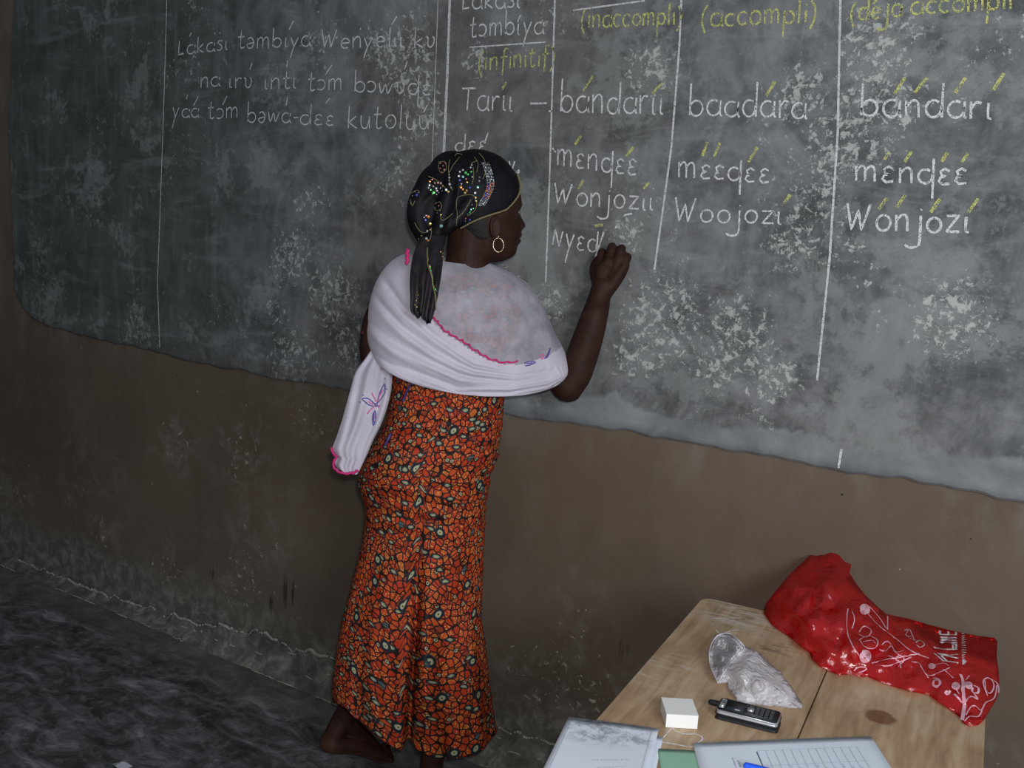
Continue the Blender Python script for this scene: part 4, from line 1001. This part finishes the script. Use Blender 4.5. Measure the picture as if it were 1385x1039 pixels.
# ------------------------------------------------------------------ dress
def mat_dress():
    n = NT('orange_wax_print'); n.dim = '2D'; uv = n.new('ShaderNodeTexCoord').outputs['UV']
    w_ = n.noise(uv, 16, 3, .5, 0, 1)
    q = n.vmath('ADD', uv, n.vmath('MULTIPLY', n.vmath('SUBTRACT', w_, (.5, .5, .5)), (.022, .022, 0)))
    # petals
    S = 58
    d1, c1, _ = n.vor2(q, S); e1 = n.vor(q, S, 'DISTANCE_TO_EDGE'); r1 = n.sep(c1)[0]
    c = n.cramp(r1, [(.0, (.56, .055, .012)), (.35, (.66, .090, .015)), (.62, (.58, .045, .011)), (.88, (.62, .15, .028)), (.92, (.36, .05, .02))], 'CONSTANT')
    dots = n.vor(q, 150); c = n.mix(n.math('MULTIPLY', n.ramp(dots, .30, .18), n.ramp(n.sep(c1)[1], .3, .5)), c, (.80, .42, .12))
    c = n.mix(n.ramp(e1, .125, .065), c, (.012, .009, .012)); c = n.mix(n.ramp(d1, .60, .68), c, (.014, .009, .010))
    # small round florets
    d2, c2, _ = n.vor2(n.mapping(q, loc=(.3, .1, 0)), 34); m2 = n.math('GREATER_THAN', n.sep(c2)[1], .80)
    f = n.cramp(d2, [(0, (.05, .03, .03)), (.07, (.55, .50, .30)), (.15, (.010, .010, .014)), (.24, (.010, .010, .014))], 'CONSTANT')
    c = n.mix(n.math('MULTIPLY', m2, n.math('LESS_THAN', d2, .24)), c, f)
    # vines
    v3 = n.vor(n.mapping(q, sc=(1, 1.3, 1)), 15, 'DISTANCE_TO_EDGE'); c = n.mix(n.ramp(v3, .026, .014), c, (.010, .008, .012))
    # leaves, serrated pale middle inside a dark outline
    for (loc, rot, sc, thr) in (((.13, .4, 0), .6, (1.0, 2.1, 1), .74), ((.5, .2, 0), -.9, (1.0, 2.2, 1), .78), ((.9, .7, 0), 1.6, (1, 2.0, 1), .80)):
        ql = n.mapping(q, loc=loc, rot=(0, 0, rot), sc=sc); d3, c3, _ = n.vor2(ql, 13.5, .75); m3 = n.math('GREATER_THAN', n.sep(c3)[2], thr)
        zz = n.math('ADD', d3, n.math('MULTIPLY', n.math('SINE', n.math('MULTIPLY', n.sep(ql)[0], 1300)), .012))
        f = n.cramp(zz, [(0, (.46, .44, .26)), (.07, (.24, .29, .20)), (.115, (.010, .018, .026)), (.2, (.010, .018, .026))], 'CONSTANT')
        c = n.mix(n.math('MULTIPLY', m3, n.math('LESS_THAN', d3, .205)), c, f)
    # large roundels
    d4, c4, _ = n.vor2(n.mapping(q, loc=(.05, .02, 0)), 9.5, .8); m4 = n.math('GREATER_THAN', n.sep(c4)[0], .30)
    f = n.cramp(d4, [(0, (.015, .012, .01)), (.018, (.52, .52, .30)), (.062, (.20, .26, .20)), (.078, (.008, .016, .028)), (.125, (.02, .05, .06)), (.135, (.008, .014, .02))], 'CONSTANT')
    c = n.mix(n.math('MULTIPLY', m4, n.math('LESS_THAN', d4, .145)), c, f)
    d5, c5, _ = n.vor2(n.mapping(q, loc=(.45, .62, 0)), 11, .85); m5 = n.math('GREATER_THAN', n.sep(c5)[1], .66)
    f = n.cramp(n.math('FRACT', n.math('MULTIPLY', n.sep(q)[1], 130)), [(0, (.04, .07, .085)), (.6, (.12, .16, .15))], 'CONSTANT')
    f = n.mix(n.math('GREATER_THAN', d5, .085), f, (.010, .012, .02))
    c = n.mix(n.math('MULTIPLY', m5, n.math('LESS_THAN', d5, .105)), c, f)
    n.bump(n.noise(uv, 900, 2), .06, .001)
    c = n.mix(.22, c, (.03, .010, .006))
    return n.set(col=c, rough=.72, spec=.25)
drows = np.array([(356, 606, 650, .040), (368, 582, 668, .060), (385, 540, 696, .092), (410, 524, 710, .112), (440, 520, 712, .118), (475, 522, 704, .118), (500, 528, 692, .112), (530, 528.5, 683, .108), (564, 524, 680.5, .110), (590, 510, 678, .118), (605, 502, 674.5, .122), (618, 494, 675, .128), (637, 486, 666, .134), (650, 483, 663, .136), (664, 485, 661, .136), (676, 491, 658.5, .134), (690, 494, 657, .131), (704, 493.5, 657, .130), (729, 490.5, 655.5, .132), (766, 481, 654, .134), (797, 474, 653, .136), (840, 462, 652, .140), (867, 457, 657, .143), (919, 449.5, 662, .150), (960, 449, 668, .155), (990, 449, 672, .158), (1030, 449, 674, .16)])
hem = [(440, 944), (449, 947), (466, 957), (481, 971), (500, 989), (522, 1005), (535, 1013), (543, 1015), (548, 1004), (553, 998), (558, 1004), (563, 1016), (585, 1024), (605, 1027), (640, 1023), (655, 1013), (664, 1001), (672, 992), (690, 980)]
hx, hy = [h_[0] for h_ in hem], [h_[1] for h_ in hem]
def dress_pt(th, t, inset=0):
    near = sin(th) >= 0
    if near:
        x_ = 561+112*cos(th); he = np.interp(x_, hx, hy)
    else: he = lerp(np.interp(449 if cos(th) < 0 else 672, hx, hy), 960, min(1, abs(sin(th))*1.3))
    y = lerp(368, he, t); xl, xr, d = (np.interp(y, drows[:, 0], drows[:, k]) for k in (1, 2, 3))
    x = (xl+xr)/2+(xr-xl)/2*cos(th); d = d*(abs(sin(th))**.85)*(1 if near else -1); off = -d
    if not near: y -= 30*abs(sin(th))*sm(y, 500, 1000)*0
    # drape
    fl_ = sm(y, 730, 1000)
    off += fl_*.020*sin(th*9+1.3+.004*y)*abs(sin(th))+fl_*.009*sin(th*17+.6)*abs(sin(th))
    off += sm(y, 680, 800)*.006*sin(th*7-.02*y)
    hipc = g_(x-540, 55)*g_(y-640, 55)*abs(sin(th)); 
    if near: off -= .030*hipc
    wr = g_(y-575, 60)*.0045*sin(y*.30+x*.035)+g_(y-690, 45)*.005*sin(y*.26-x*.05+1)+.0035*g_(y-780, 60)*sin(y*.17+x*.09)
    off -= wr*abs(sin(th))
    x += (g_(y-610, 50)+g_(y-690, 30))*1.2*sin(y*.33)*max(0, cos(th))
    sx_ = np.interp(y, [680, 730, 860, 940, 1030], [570, 568, 562, 556, 552])
    if near:
        off += .070*sm(y, 740, 960)*g_(x-sx_, 4)+.012*sm(y, 660, 760)*g_(x-sx_, 9)
        off -= .010*sm(y, 780, 980)*(g_(x-sx_-16, 11)+g_(x-sx_+16, 11))
        off -= .004*sm(y, 590, 640)*g_(x-np.interp(y, [590, 700], [590, 575]), 4)
    return at(x, y, off+inset*math.copysign(1, sin(th)+1e-9))
NTH, NT_ = 260, 250
def thm(i):    # finer sampling on the near half
    u = i/NTH; return 2*pi*(u/.72*.5 if u < .72 else .5+(u-.72)/.28*.5)
bm = bmesh.new()
grid(bm, lambda i, j: dress_pt(thm(i), j/NT_), NTH, NT_, True, uv=lambda i, j: ((thm(i % NTH) if i < NTH else 2*pi)*.175, -(j/NT_)*1.27+.3))
dress = from_bm('dress', bm, mat_dress(), woman, True)
m = dress.modifiers.new('t', 'SOLIDIFY'); m.thickness = .002; m.offset = -1
dress['label'] = 'ankle-length orange wax-print dress with black leaves and roundels'
dbv = bvh_of(dress)
def oncloth(bm, q, width, bvh, lift=.0015, sub=3.0, thick=False):
    P, N_ = [], []
    for p in subdiv(q, sub):
        h, n = cast(bvh, p[0], p[1], lift)
        if h is not None: P.append(h); N_.append(n)
    if len(P) > 1:
        if thick: tube(bm, P, [width*.5]*len(P), 6)
        else: ribbon(bm, P, N_, width)
bm = bmesh.new(); oncloth(bm, catmull([(566, 500), (562, 508), (556, 520), (550, 532), (546, 543)], 4), .0065, dbv, .003, thick=True); from_bm('ribbon_tie', bm, plain('purple_ribbon_end', (.055, .03, .16), .5), dress, True); bm = bmesh.new(); oncloth(bm, catmull([(529, 588), (525, 596), (522, 602)], 4), .008, dbv, .002, thick=True)
o = from_bm('ribbon_tie', bm, plain('purple_ribbon', (.055, .03, .16), .5), dress, True); o['label'] = 'dark purple ribbon tie'

# ------------------------------------------------------------------ shawl
def mat_shawl(name, tint, sheer):
    n = NT(name); p = n.pos(); c = n.mix(n.ramp(n.noise(p, 9, 5), .35, .65), tuple(v*.88 for v in tint), tint)
    n.set(col=c, rough=.85, spec=.2, sheen=.15)
    n.bump(n.noise(p, 500, 2), .10, .001)
    if sheer: n.put(n.bsdf.inputs['Alpha'], n.ramp(n.noise(p, 25, 4), .3, .7, 1-sheer*1.35, 1-sheer*.8))
    return n.m
SH1 = mat_shawl('sheer_white_cotton', (.53, .515, .59), .38); SH2 = mat_shawl('white_cotton', (.60, .55, .64), .0)
srows = [  # xL yL xR yR sag depth
 (572, 344, 662, 356, 6, .060), (549, 343, 684, 366, 16, .092), (526, 356, 712, 383, 28, .118), (508, 382, 730, 406, 38, .135), (499, 412, 742, 430, 43, .143), (496, 436, 751, 452, 46, .148), (496, 455, 761, 470, 47, .150), (501, 470, 771, 491, 46, .150), (506, 479, 767, 503, 44, .146), (514, 480, 755, 507, 36, .136)]
sq = catmull(srows, 8)
pink = [(490, 325), (548, 328), (562, 350), (572, 385), (580, 418), (588, 434), (600, 446), (625, 462), (645, 476), (660, 485), (680, 491), (700, 491), (722, 487), (745, 478), (760, 466), (775, 455)]
pxx, pyy = [p[0] for p in pink], [p[1] for p in pink]
NS = 240
def shawl_pt(i, j, raw=False):
    xl, yl, xr, yr, sag, d = sq[j]; th = thm2(i); c, s = cos(th), sin(th); d = d*(1 if s > 0 else lerp(1, .5, (c+1)/2)); ex = .8 if c < 0 else lerp(.8, .42, min(1, c*1.6))
    x = (xl+xr)/2+(xr-xl)/2*c; y = lerp(yl, yr, (c+1)/2)+(sag*s if s > 0 else sag*.15*s)
    off = -d*math.copysign(abs(s)**ex, s)*(1 if c < 0 else lerp(1, .80, c))
    low = (y-np.interp(x, pxx, pyy)) if s > 0 else 20
    band = sm(low, -1.5, 2.5)
    tt = j/(len(sq)-1)
    if s > 0:
        off -= band*.007*min(1, s*2)
        # swept folds running from the left shoulder to the right elbow
        ph = low
        fan = .5+.5*sm(x, 500, 640)
        yA = np.interp(x, [490, 505, 520, 545, 585, 640, 700, 770], [335, 350, 374, 412, 450, 488, 503, 492]); yB = np.interp(x, [490, 497, 530, 570, 620, 690, 740, 770], [430, 470, 492, 508, 527, 527, 518, 503])
        v = (y-yA)/max(16, yB-yA)
        fold = (1.1*mnoise.noise(Vector((v*4.6, x*.007, 3)))+.6*mnoise.noise(Vector((v*9, x*.010, 8)))+.5*abs(sin(pi*(3.1*v+.3*sin(x*.011))))-.2)*sm(v, -.35, .1)
        off -= band*.019*fold*min(1, s*2.2)*(1-.45*sm(x, 640, 740))
        # soft hollows on the upper sheer layer
        up = 1-band
        off += up*(.006*sin((y-350)*.13+x*.018)+.004*mnoise.noise(Vector((x*.03, y*.055, 0))))*min(1, s*2)
        off -= .012*g_(x-680, 45)*g_(y-440, 40)       # shoulder blade under the cloth
        off -= .012*g_(x-555, 40)*g_(y-410, 45)
    if j <= 2: off += 0
    return at(x, y, off), band
def thm2(i): u = i/NS; return 2*pi*(u/.68*.5 if u < .68 else .5+(u-.68)/.32*.5)
bm = bmesh.new(); bands = {}
V = grid(bm, lambda i, j: shawl_pt(i, j)[0], NS, len(sq)-1, True)
bm.faces.ensure_lookup_table(); k = 0
for j in range(len(sq)-1):
    for i in range(NS):
        b = shawl_pt(i, j)[1]; bm.faces[k].material_index = 1 if b > .5 else 0; k += 1
shawl = from_bm('shawl', bm, [SH1, SH2], woman, True)
shawl['label'] = 'white cotton shawl wrapped round the shoulders'
m = shawl.modifiers.new('t', 'SUBSURF'); m.levels = m.render_levels = 1
sbv = bvh_of(shawl)
PINK = plain('magenta_crochet', (.55, .02, .16), .7); BLUE = plain('violet_thread', (.10, .075, .30), .7); ROSE = plain('rose_thread', (.60, .12, .30), .7)
def crochet(bm, q, bvh, r=.0024, amp=1.1, lift=.002):
    q = catmull(q, 8); q = subdiv(q, 1.6); P = []
    for k, p in enumerate(q):
        h, n = cast(bvh, p[0]+amp*sin(k*1.1), p[1]+amp*cos(k*1.1), lift+.001*sin(k*1.7))
        if h is not None: P.append(h)
    if len(P) > 2: tube(bm, P, [r*(.8+.35*abs(sin(k*.9))) for k in range(len(P))], 6)
bm = bmesh.new(); crochet(bm, [(584, 430), (592, 436), (600, 446), (625, 462), (645, 476), (660, 484), (680, 490), (700, 489)], sbv)
o = from_bm('crochet_edge', bm, PINK, shawl, True); o['label'] = 'magenta crochet edging'
bm = bmesh.new(); q = [at(551+1.5*sin(k*1.3), 338+k*1.3, -.112-.012*(k/14)) for k in range(15)]; tube(bm, q, [.004]*15, 7)
from_bm('crochet_edge', bm, PINK, shawl, True); bm = bmesh.new()
q = [at(493+1.2*sin(k*1.3), 447+k*.9, -.02) for k in range(5)]; tube(bm, q, [.0045]*5, 7)
o = from_bm('crochet_edge', bm, PINK, shawl, True); o['label'] = 'magenta crochet edging at the shoulder'
bm = bmesh.new()
for q in ([(709, 492), (716, 489), (724, 490), (716, 494), (710, 495)], [(712, 492), (720, 491)], [(738, 484), (741, 478), (744, 471), (741, 482), (736, 485)], [(740, 480), (743, 474)]): oncloth(bm, catmull(q, 4), .003, sbv, .0012, 1.5)
o = from_bm('embroidery', bm, BLUE, shawl, False, recalc=False); o['kind'] = 'stuff'
bm = bmesh.new()
for q in ([(730, 482), (733, 479), (736, 482), (733, 486), (730, 482)],): oncloth(bm, q, .003, sbv, .0012, 1.5)
o = from_bm('embroidery', bm, ROSE, shawl, False, recalc=False); o['kind'] = 'stuff'
# hanging end
trow = [(466, 506, 531, .030), (484, 496, 531.5, .032), (505, 481, 531, .034), (528, 474, 529, .034), (550, 468, 524, .033), (575, 461, 515, .032), (595, 454.5, 505, .031), (607, 450, 500, .03), (614, 451, 497, .029), (620, 456, 494, .027), (629, 453, 490, .026), (637, 459, 486, .024), (640, 472, 484, .018)]
tq = catmull(trow, 5)
bm = bmesh.new(); NTL = 72
def tail_pt(i, j):
    y, xl, xr, d = tq[j]; th = 2*pi*i/NTL; c, s = cos(th), sin(th); x = (xl+xr)/2+(xr-xl)/2*math.copysign(abs(c)**.9, c)
    yy = y+(3*s if j > 40 else 0)+(xr-x)/(xr-xl)*-2
    off = -.035-.085*sm(y, 480, 550)-d*.62*s
    u = (x-xl)/(xr-xl)
    off += (.006*sin(u*11+.012*y)+.004*sin(u*23-.02*y+1))*(1 if s > 0 else .5)*sm(y, 470, 500)
    return at(x, yy, off)
V = grid(bm, tail_pt, NTL, len(tq)-1, True); bm.faces.new(V[0]); bm.faces.new(V[-1][::-1])
tail = from_bm('hanging_end', bm, SH2, shawl, True); tail['label'] = 'hanging end of the shawl with embroidered flower'
tbv = bvh_of(tail)
bm = bmesh.new(); P = [at(x, y, -.122-.02*k/6) for k, (x, y) in enumerate([(448, 606), (451, 614), (455, 618), (451, 626), (453, 634), (463, 640), (476, 640), (484, 637)])]
P = [Vector(p) for p in catmull(P, 6)]; tube(bm, [p+Vector((0, 0, .0012*sin(k*1.3))) for k, p in enumerate(P)], [.0034*(.8+.35*abs(sin(k*.9))) for k in range(len(P))], 6)
# (kept as a sub-part of the shawl)
o = from_bm('crochet_edge', bm, PINK, shawl, True); o['label'] = 'magenta crochet edging of the hanging end'
def cr2(x, y): return (420+x/3.847, 460+y/3.847)
for mat_, ql in ((BLUE, ([(345, 330), (355, 290), (385, 230), (388, 275), (365, 310), (345, 330)], [(335, 335), (300, 305), (270, 308), (300, 335), (330, 345)], [(335, 365), (322, 395), (328, 445), (342, 405), (335, 370)], [(330, 380), (328, 430)], [(338, 330), (346, 338), (340, 346), (334, 338), (338, 330)], [(387, 200), (390, 204)], [(396, 254), (398, 260)], [(272, 286), (276, 290)], [(256, 322), (260, 326)])),
                 (ROSE, ([(330, 345), (310, 365), (295, 385)], [(340, 320), (325, 290), (320, 275)], [(350, 345), (362, 340), (352, 352)], [(345, 320), (360, 290), (375, 265)], [(300, 320), (325, 335)], [(335, 395), (342, 420)]))):
    bm = bmesh.new()
    for q in ql: oncloth(bm, [cr2(*p) for p in (catmull(q, 3) if len(q) > 2 else q)], .0030, tbv, .0012, 1.2)
    o = from_bm('embroidery', bm, mat_, shawl, recalc=False); o['kind'] = 'stuff'; o['label'] = 'thread embroidery of the flower'

# ------------------------------------------------------------------ head scarf
def mat_scarf():
    n = NT('black_satin_scarf'); p = n.pos(); c = n.mix(n.ramp(n.noise(p, 18, 4), .4, .7), (.0035, .0035, .005), (.009, .008, .013))
    n.bump(n.noise(n.mapping(p, rot=(.4, .8, 0), sc=(1, 1, 3)), 22, 5, .6, .8), .25, .006)
    return n.set(col=c, rough=.55, spec=.14)
SCM = mat_scarf()
rimy = [(0, 236), (25, 238), (50, 262), (75, 284), (90, 290), (110, 297), (140, 308), (180, 318)]
def rim_y(a):
    d = abs(math.degrees((a+pi) % (2*pi)-pi)); return interp(d, [r_[0] for r_ in rimy], [r_[1] for r_ in rimy])
bm = bmesh.new()
def sc_pt(i, j):
    a = 2*pi*i/110; y = lerp(211.5, rim_y(a), j/34); x, s, z = head_pt(a, y, .0085); return hp(x, s, z)
V = grid(bm, sc_pt, 110, 34, True); bm.faces.new(V[0]); bm.faces.new(V[-1][::-1])
# fold rolls that gather towards the knot at the back
def S4(px, py, off, r): p = at(px, py, off); return (p.x, p.y, p.z, r)
ellipsoid(bm, at(601, 268, -.012), (EE*.078, VV*.070, Vector((0, 0, .092))), 30, 20)
ellipsoid(bm, at(583, 286, -.028), (EE*.060, VV*.052, Vector((0, 0, .072))), 26, 18)
ellipsoid(bm, at(612, 238, -.004), (EE*.062, VV*.060, Vector((0, 0, .062))), 26, 18)
limb(bm, [S4(578, 252, -.055, .028), S4(566, 275, -.052, .026), S4(566, 300, -.055, .026), S4(576, 322, -.062, .022)])
limb(bm, [S4(646, 222, -.045, .020), S4(640, 262, -.068, .020), S4(622, 292, -.074, .018), S4(600, 312, -.072, .016)])
limb(bm, [S4(617, 225, -.045, .022), S4(606, 262, -.072, .022), S4(597, 298, -.078, .020), S4(590, 318, -.074, .018)])
limb(bm, [S4(655, 209, -.01, .012), S4(662, 212, -.02, .011)])
ellipsoid(bm, at(586, 326, -.078), (EE*.030, VV*.022, Vector((0, 0, .030))), 20, 14)
sme = remesh(bm, .0032, 6, .5)
scarf = link('headscarf', sme, SCM, woman, True); scarf['label'] = 'black headscarf with sequin flowers and gold edging'
scb = bvh_of(scarf)
def strip(rows, nseg, name, fold):
    q = catmull(rows, 6); bm = bmesh.new()
    def f(i, j):
        y, xl, xr, off, d = q[j]; th = 2*pi*i/nseg; c, s = cos(th), sin(th); x = (xl+xr)/2+(xr-xl)/2*c; u = (x-xl)/(xr-xl)
        yy = y+(4*sin(u*7) if j == len(q)-1 else 0)
        return at(x, yy, off-d*s+.006*sin(u*fold+.01*y)*sm(y, 340, 380))
    V = grid(bm, f, nseg, len(q)-1, True); bm.faces.new(V[0]); bm.faces.new(V[-1][::-1])
    o = from_bm(name, bm, SHM, scarf, True); return o
shn = NT('sheer_black_chiffon'); shc = shn.mix(shn.ramp(shn.noise(shn.pos(), 40, 4), .4, .65), (.004, .004, .006), (.022, .012, .018)); SHM = shn.set(col=shc, rough=.6, alpha=.93)
t1 = strip([(318, 570, 588, -.075, .012), (336, 562, 589, -.100, .012), (356, 556.5, 588, -.128, .010), (380, 554.5, 585, -.156, .008), (402, 555, 584, -.172, .007), (420, 555.5, 580, -.180, .006), (427, 562, 578, -.182, .005)], 40, 'hanging_scarf_end', 12)
t2 = strip([(318, 578, 602, -.085, .012), (340, 580, 599.5, -.112, .012), (360, 578, 598.5, -.138, .010), (385, 575, 595, -.168, .008), (410, 572, 590.5, -.186, .007), (428, 570, 586, -.194, .006), (435, 576, 583, -.195, .004)], 40, 'hanging_scarf_end', 9)
# edging along the front of the scarf
OLD = plain('old_gold_thread', (.22, .19, .085), .6, .2)
bm = bmesh.new(); P = []
for k in range(0, 141):
    a = radians(-150+k*300/140); x, s, z = head_pt(a, rim_y(a)-1.2, .0105); P.append(hp(x, s, z))
tube(bm, P, [.0022]*len(P), 6)
for k, p in enumerate(P[::2]): ellipsoid(bm, p+(p-HO).normalized()*.0016, (HF*.0024, HS*.0024, HZ*.0024), 6, 4)
o = from_bm('gold_edging', bm, OLD, scarf, True); o['label'] = 'old gold beaded edging'; o['kind'] = 'stuff'
def z2(x, y): return (540+x/6.111, 200+y/6.111)
def gold(bm, q, wd=.0016, bvh=scb): oncloth(bm, catmull([z2(*p) for p in q], 5), wd, bvh, .0016, 1.5, True)
bm = bmesh.new()
for q in ([(470, 640), (480, 540), (470, 430), (520, 395), (600, 390), (625, 410)], [(660, 50), (700, 100), (715, 180), (690, 260)], [(610, 160), (615, 240), (600, 300)], [(470, 590), (530, 530), (570, 470), (590, 430)], [(620, 400), (640, 460), (620, 520), (560, 560)],
          [(240, 240), (300, 265), (360, 310), (400, 360)], [(420, 100), (410, 180), (415, 260), (420, 320), (440, 350)], [(500, 80), (450, 140), (420, 200)], [(520, 60), (480, 50), (460, 70)], [(100, 380), (150, 350), (170, 370)], [(95, 430), (110, 480), (130, 440)], [(330, 120), (380, 120), (390, 180), (350, 210), (325, 170), (335, 125)],
          [(300, 460), (340, 450), (350, 500), (310, 520), (290, 490)], [(130, 620), (150, 660), (190, 700), (240, 700)], [(270, 660), (260, 740), (230, 800)], [(340, 560), (360, 600), (440, 540)], [(620, 80), (650, 130), (640, 200)], [(640, 110), (600, 130), (590, 170)]): gold(bm, q)
o = from_bm('gold_embroidery', bm, OLD, scarf, True); o['kind'] = 'stuff'
# sequins: small tilted discs by colour
SEQ = {'silver': (.75, .75, .78), 'green': (.15, .85, .20), 'orange': (.95, .35, .08), 'blue': (.15, .2, .85), 'amber': (.95, .6, .2), 'rose': (.75, .25, .25), 'aqua': (.4, .85, .8), 'grey': (.30, .32, .34)}
SM = {k: plain(k+'_sequin', v, .28, .55) for k, v in SEQ.items()}
for m_ in SM.values():
    b = m_.node_tree.nodes['Principled BSDF']; b.inputs['Coat Weight'].default_value = .8
buck = {k: bmesh.new() for k in SEQ}; rs = random.Random(8)
def seq(x, y, col, r=.0024, bvh=scb, conv=z2):
    r *= .86; p = conv(x, y); h, n = cast(bvh, p[0], p[1], .0026)
    if h is None: return
    n = (n+Vector((rs.uniform(-.3, .3), rs.uniform(-.3, .3), rs.uniform(-.3, .3)))).normalized(); a = n.orthogonal().normalized(); b = n.cross(a)
    bm = buck[col]; c0 = bm.verts.new(h+n*.0006); R_ = [bm.verts.new(h+a*cos(pi*k/4)*r+b*sin(pi*k/4)*r) for k in range(8)]
    for k in range(8): bm.faces.new((c0, R_[k], R_[(k+1) % 8]))
for i in range(5):        # dense curved band of fine sequins
    for k in range(30):
        t = k/29; x = 710+42*sin(pi*t)-60*max(0, t-.55)*1.2+(i-2)*13; y = 130+t*345
        seq(x, y, rs.choice(('grey', 'grey', 'silver') if t < .48 or t > .85 else ('grey', 'rose', 'blue', 'orange')), .0017)
for x, y, c_, r in ((550, 208, 'green', .0038), (568, 222, 'green', .003), (528, 242, 'aqua', .0036), (500, 270, 'blue', .0028), (492, 235, 'silver', .003), (500, 200, 'silver', .0026), (528, 186, 'silver', .003), (516, 300, 'silver', .0028), (555, 260, 'rose', .0025), (560, 285, 'amber', .0024), (512, 325, 'orange', .0036), (528, 345, 'orange', .003), (545, 372, 'amber', .0032), (560, 355, 'orange', .0024), (585, 330, 'blue', .0026), (595, 200, 'green', .0026), (603, 240, 'grey', .0024), (590, 165, 'grey', .0026), (600, 145, 'silver', .002),
                    (648, 325, 'aqua', .0036), (628, 373, 'silver', .0034), (630, 410, 'amber', .003), (636, 440, 'amber', .0024), (660, 275, 'grey', .003), (662, 245, 'grey', .0026), (600, 470, 'grey', .0026), (610, 500, 'green', .002), (580, 530, 'green', .003), (590, 510, 'aqua', .0024), (560, 545, 'grey', .002), (545, 580, 'rose', .0028), (585, 592, 'blue', .0028), (540, 600, 'silver', .002),
                    (290, 292, 'amber', .0036), (250, 280, 'orange', .0028), (270, 265, 'rose', .0026), (320, 290, 'rose', .0026), (345, 295, 'silver', .003), (365, 318, 'amber', .003), (250, 308, 'silver', .003), (278, 318, 'silver', .0028), (305, 335, 'silver', .003), (345, 335, 'silver', .0034), (390, 348, 'silver', .0034), (405, 365, 'amber', .0026), (240, 330, 'grey', .0028), (260, 345, 'green', .0028), (285, 368, 'green', .0036), (312, 355, 'silver', .0028), (330, 372, 'grey', .0026), (358, 360, 'grey', .0026), (275, 380, 'green', .002), (310, 385, 'grey', .002),
                    (345, 130, 'rose', .0028), (365, 150, 'rose', .0028), (340, 175, 'rose', .003), (372, 185, 'rose', .0024), (350, 205, 'rose', .0024), (385, 130, 'rose', .002), (415, 205, 'silver', .0018), (415, 225, 'silver', .0018), (416, 250, 'silver', .003), (412, 272, 'grey', .002), (417, 303, 'silver', .0034), (428, 330, 'grey', .002),
                    (148, 390, 'blue', .0034), (135, 365, 'grey', .002), (160, 372, 'grey', .002), (115, 400, 'amber', .002), (100, 460, 'amber', .0018), (243, 570, 'orange', .0038), (222, 560, 'rose', .0026), (205, 575, 'silver', .0022), (215, 595, 'blue', .0026), (258, 627, 'amber', .0038), (346, 645, 'aqua', .0050), (235, 693, 'silver', .0036), (260, 682, 'amber', .003), (228, 750, 'silver', .0036), (172, 768, 'silver', .0036), (190, 728, 'amber', .0026), (152, 790, 'amber', .003), (180, 795, 'orange', .003), (205, 775, 'amber', .0034), (228, 782, 'amber', .003), (155, 822, 'silver', .003), (185, 822, 'orange', .0026), (215, 826, 'amber', .003), (145, 845, 'amber', .003), (240, 765, 'orange', .003), (165, 750, 'amber', .0024), (310, 460, 'rose', .002), (330, 480, 'rose', .002), (310, 500, 'grey', .002), (340, 520, 'grey', .002), (320, 540, 'grey', .002), (345, 555, 'amber', .002)):
    seq(x, y, c_, r)
t1b, t2b = bvh_of(t1), bvh_of(t2)
def z3(x, y): return (540+x/6.93, 300+y/6.93)
for k in range(24):
    t = k/23; x = 285+60*t*t; y = 360+290*t; seq(x, y, rs.choice(('amber', 'green', 'grey', 'grey')) if k % 5 else 'amber', .0022, t2b if t > .15 else t1b, z3)
for x, y in ((175, 665), (150, 690), (185, 690), (180, 720), (185, 760), (140, 780), (185, 850), (165, 800), (160, 740)): seq(x, y, 'amber', .0018, t1b, z3)
for x, y in ((385, 285), (400, 300), (400, 330)): seq(x, y, 'amber', .0022, t2b, z3)
for k, bm in buck.items():
    o = from_bm('sequins', bm, SM[k], scarf, recalc=False); o['kind'] = 'stuff'; o['label'] = k+' sequins'
bm = bmesh.new(); q = catmull([z3(*p) for p in ((262, 250), (262, 330), (280, 440), (310, 560), (335, 680), (335, 800), (332, 880))], 6)
P = []
for p in q:
    h, n = cast(t2b, p[0], p[1], .002)
    if h is None: h, n = cast(t1b, p[0], p[1], .002)
    if h is not None: P.append(h)
if len(P) > 2: tube(bm, P, [.0016]*len(P), 6)
o = from_bm('gold_edging', bm, OLD, scarf, True)
# stick of chalk in the writing hand
tipc = at(811, 350, woff(811, 350, .022)); yb = BY-.001
wallp = on_y(810, 346, BY-.0045)
bm = bmesh.new(); tube(bm, [tipc-(wallp-tipc).normalized()*.02, wallp], [.0045, .0042], 12)
o = from_bm('chalk_stick', bm, plain('chalk_white', (.75, .75, .73), .9), None, True); tag(o, 'short stick of white chalk between the fingers of the writing hand', 'chalk')

sc = on_z(165, 1037, .002); bm = bmesh.new()
R4 = [bm.verts.new((sc.x+dx, sc.y+dy, dz)) for dx, dy, dz in ((-.030, -.012, .004), (-.012, .018, .010), (.010, .006, .016), (.026, .016, .005), (.020, -.016, .004), (-.004, -.020, .012))]
c_ = bm.verts.new((sc.x, sc.y, .017))
for k in range(6): bm.faces.new((c_, R4[k], R4[(k+1) % 6]))
r_ = bmesh.ops.solidify(bm, geom=list(bm.faces), thickness=.0012)
o = from_bm('paper_scrap', bm, plain('scrap_white', (.62, .64, .72), .8), None); tag(o, 'tiny crumpled white paper scrap on the dark floor', 'scrap')
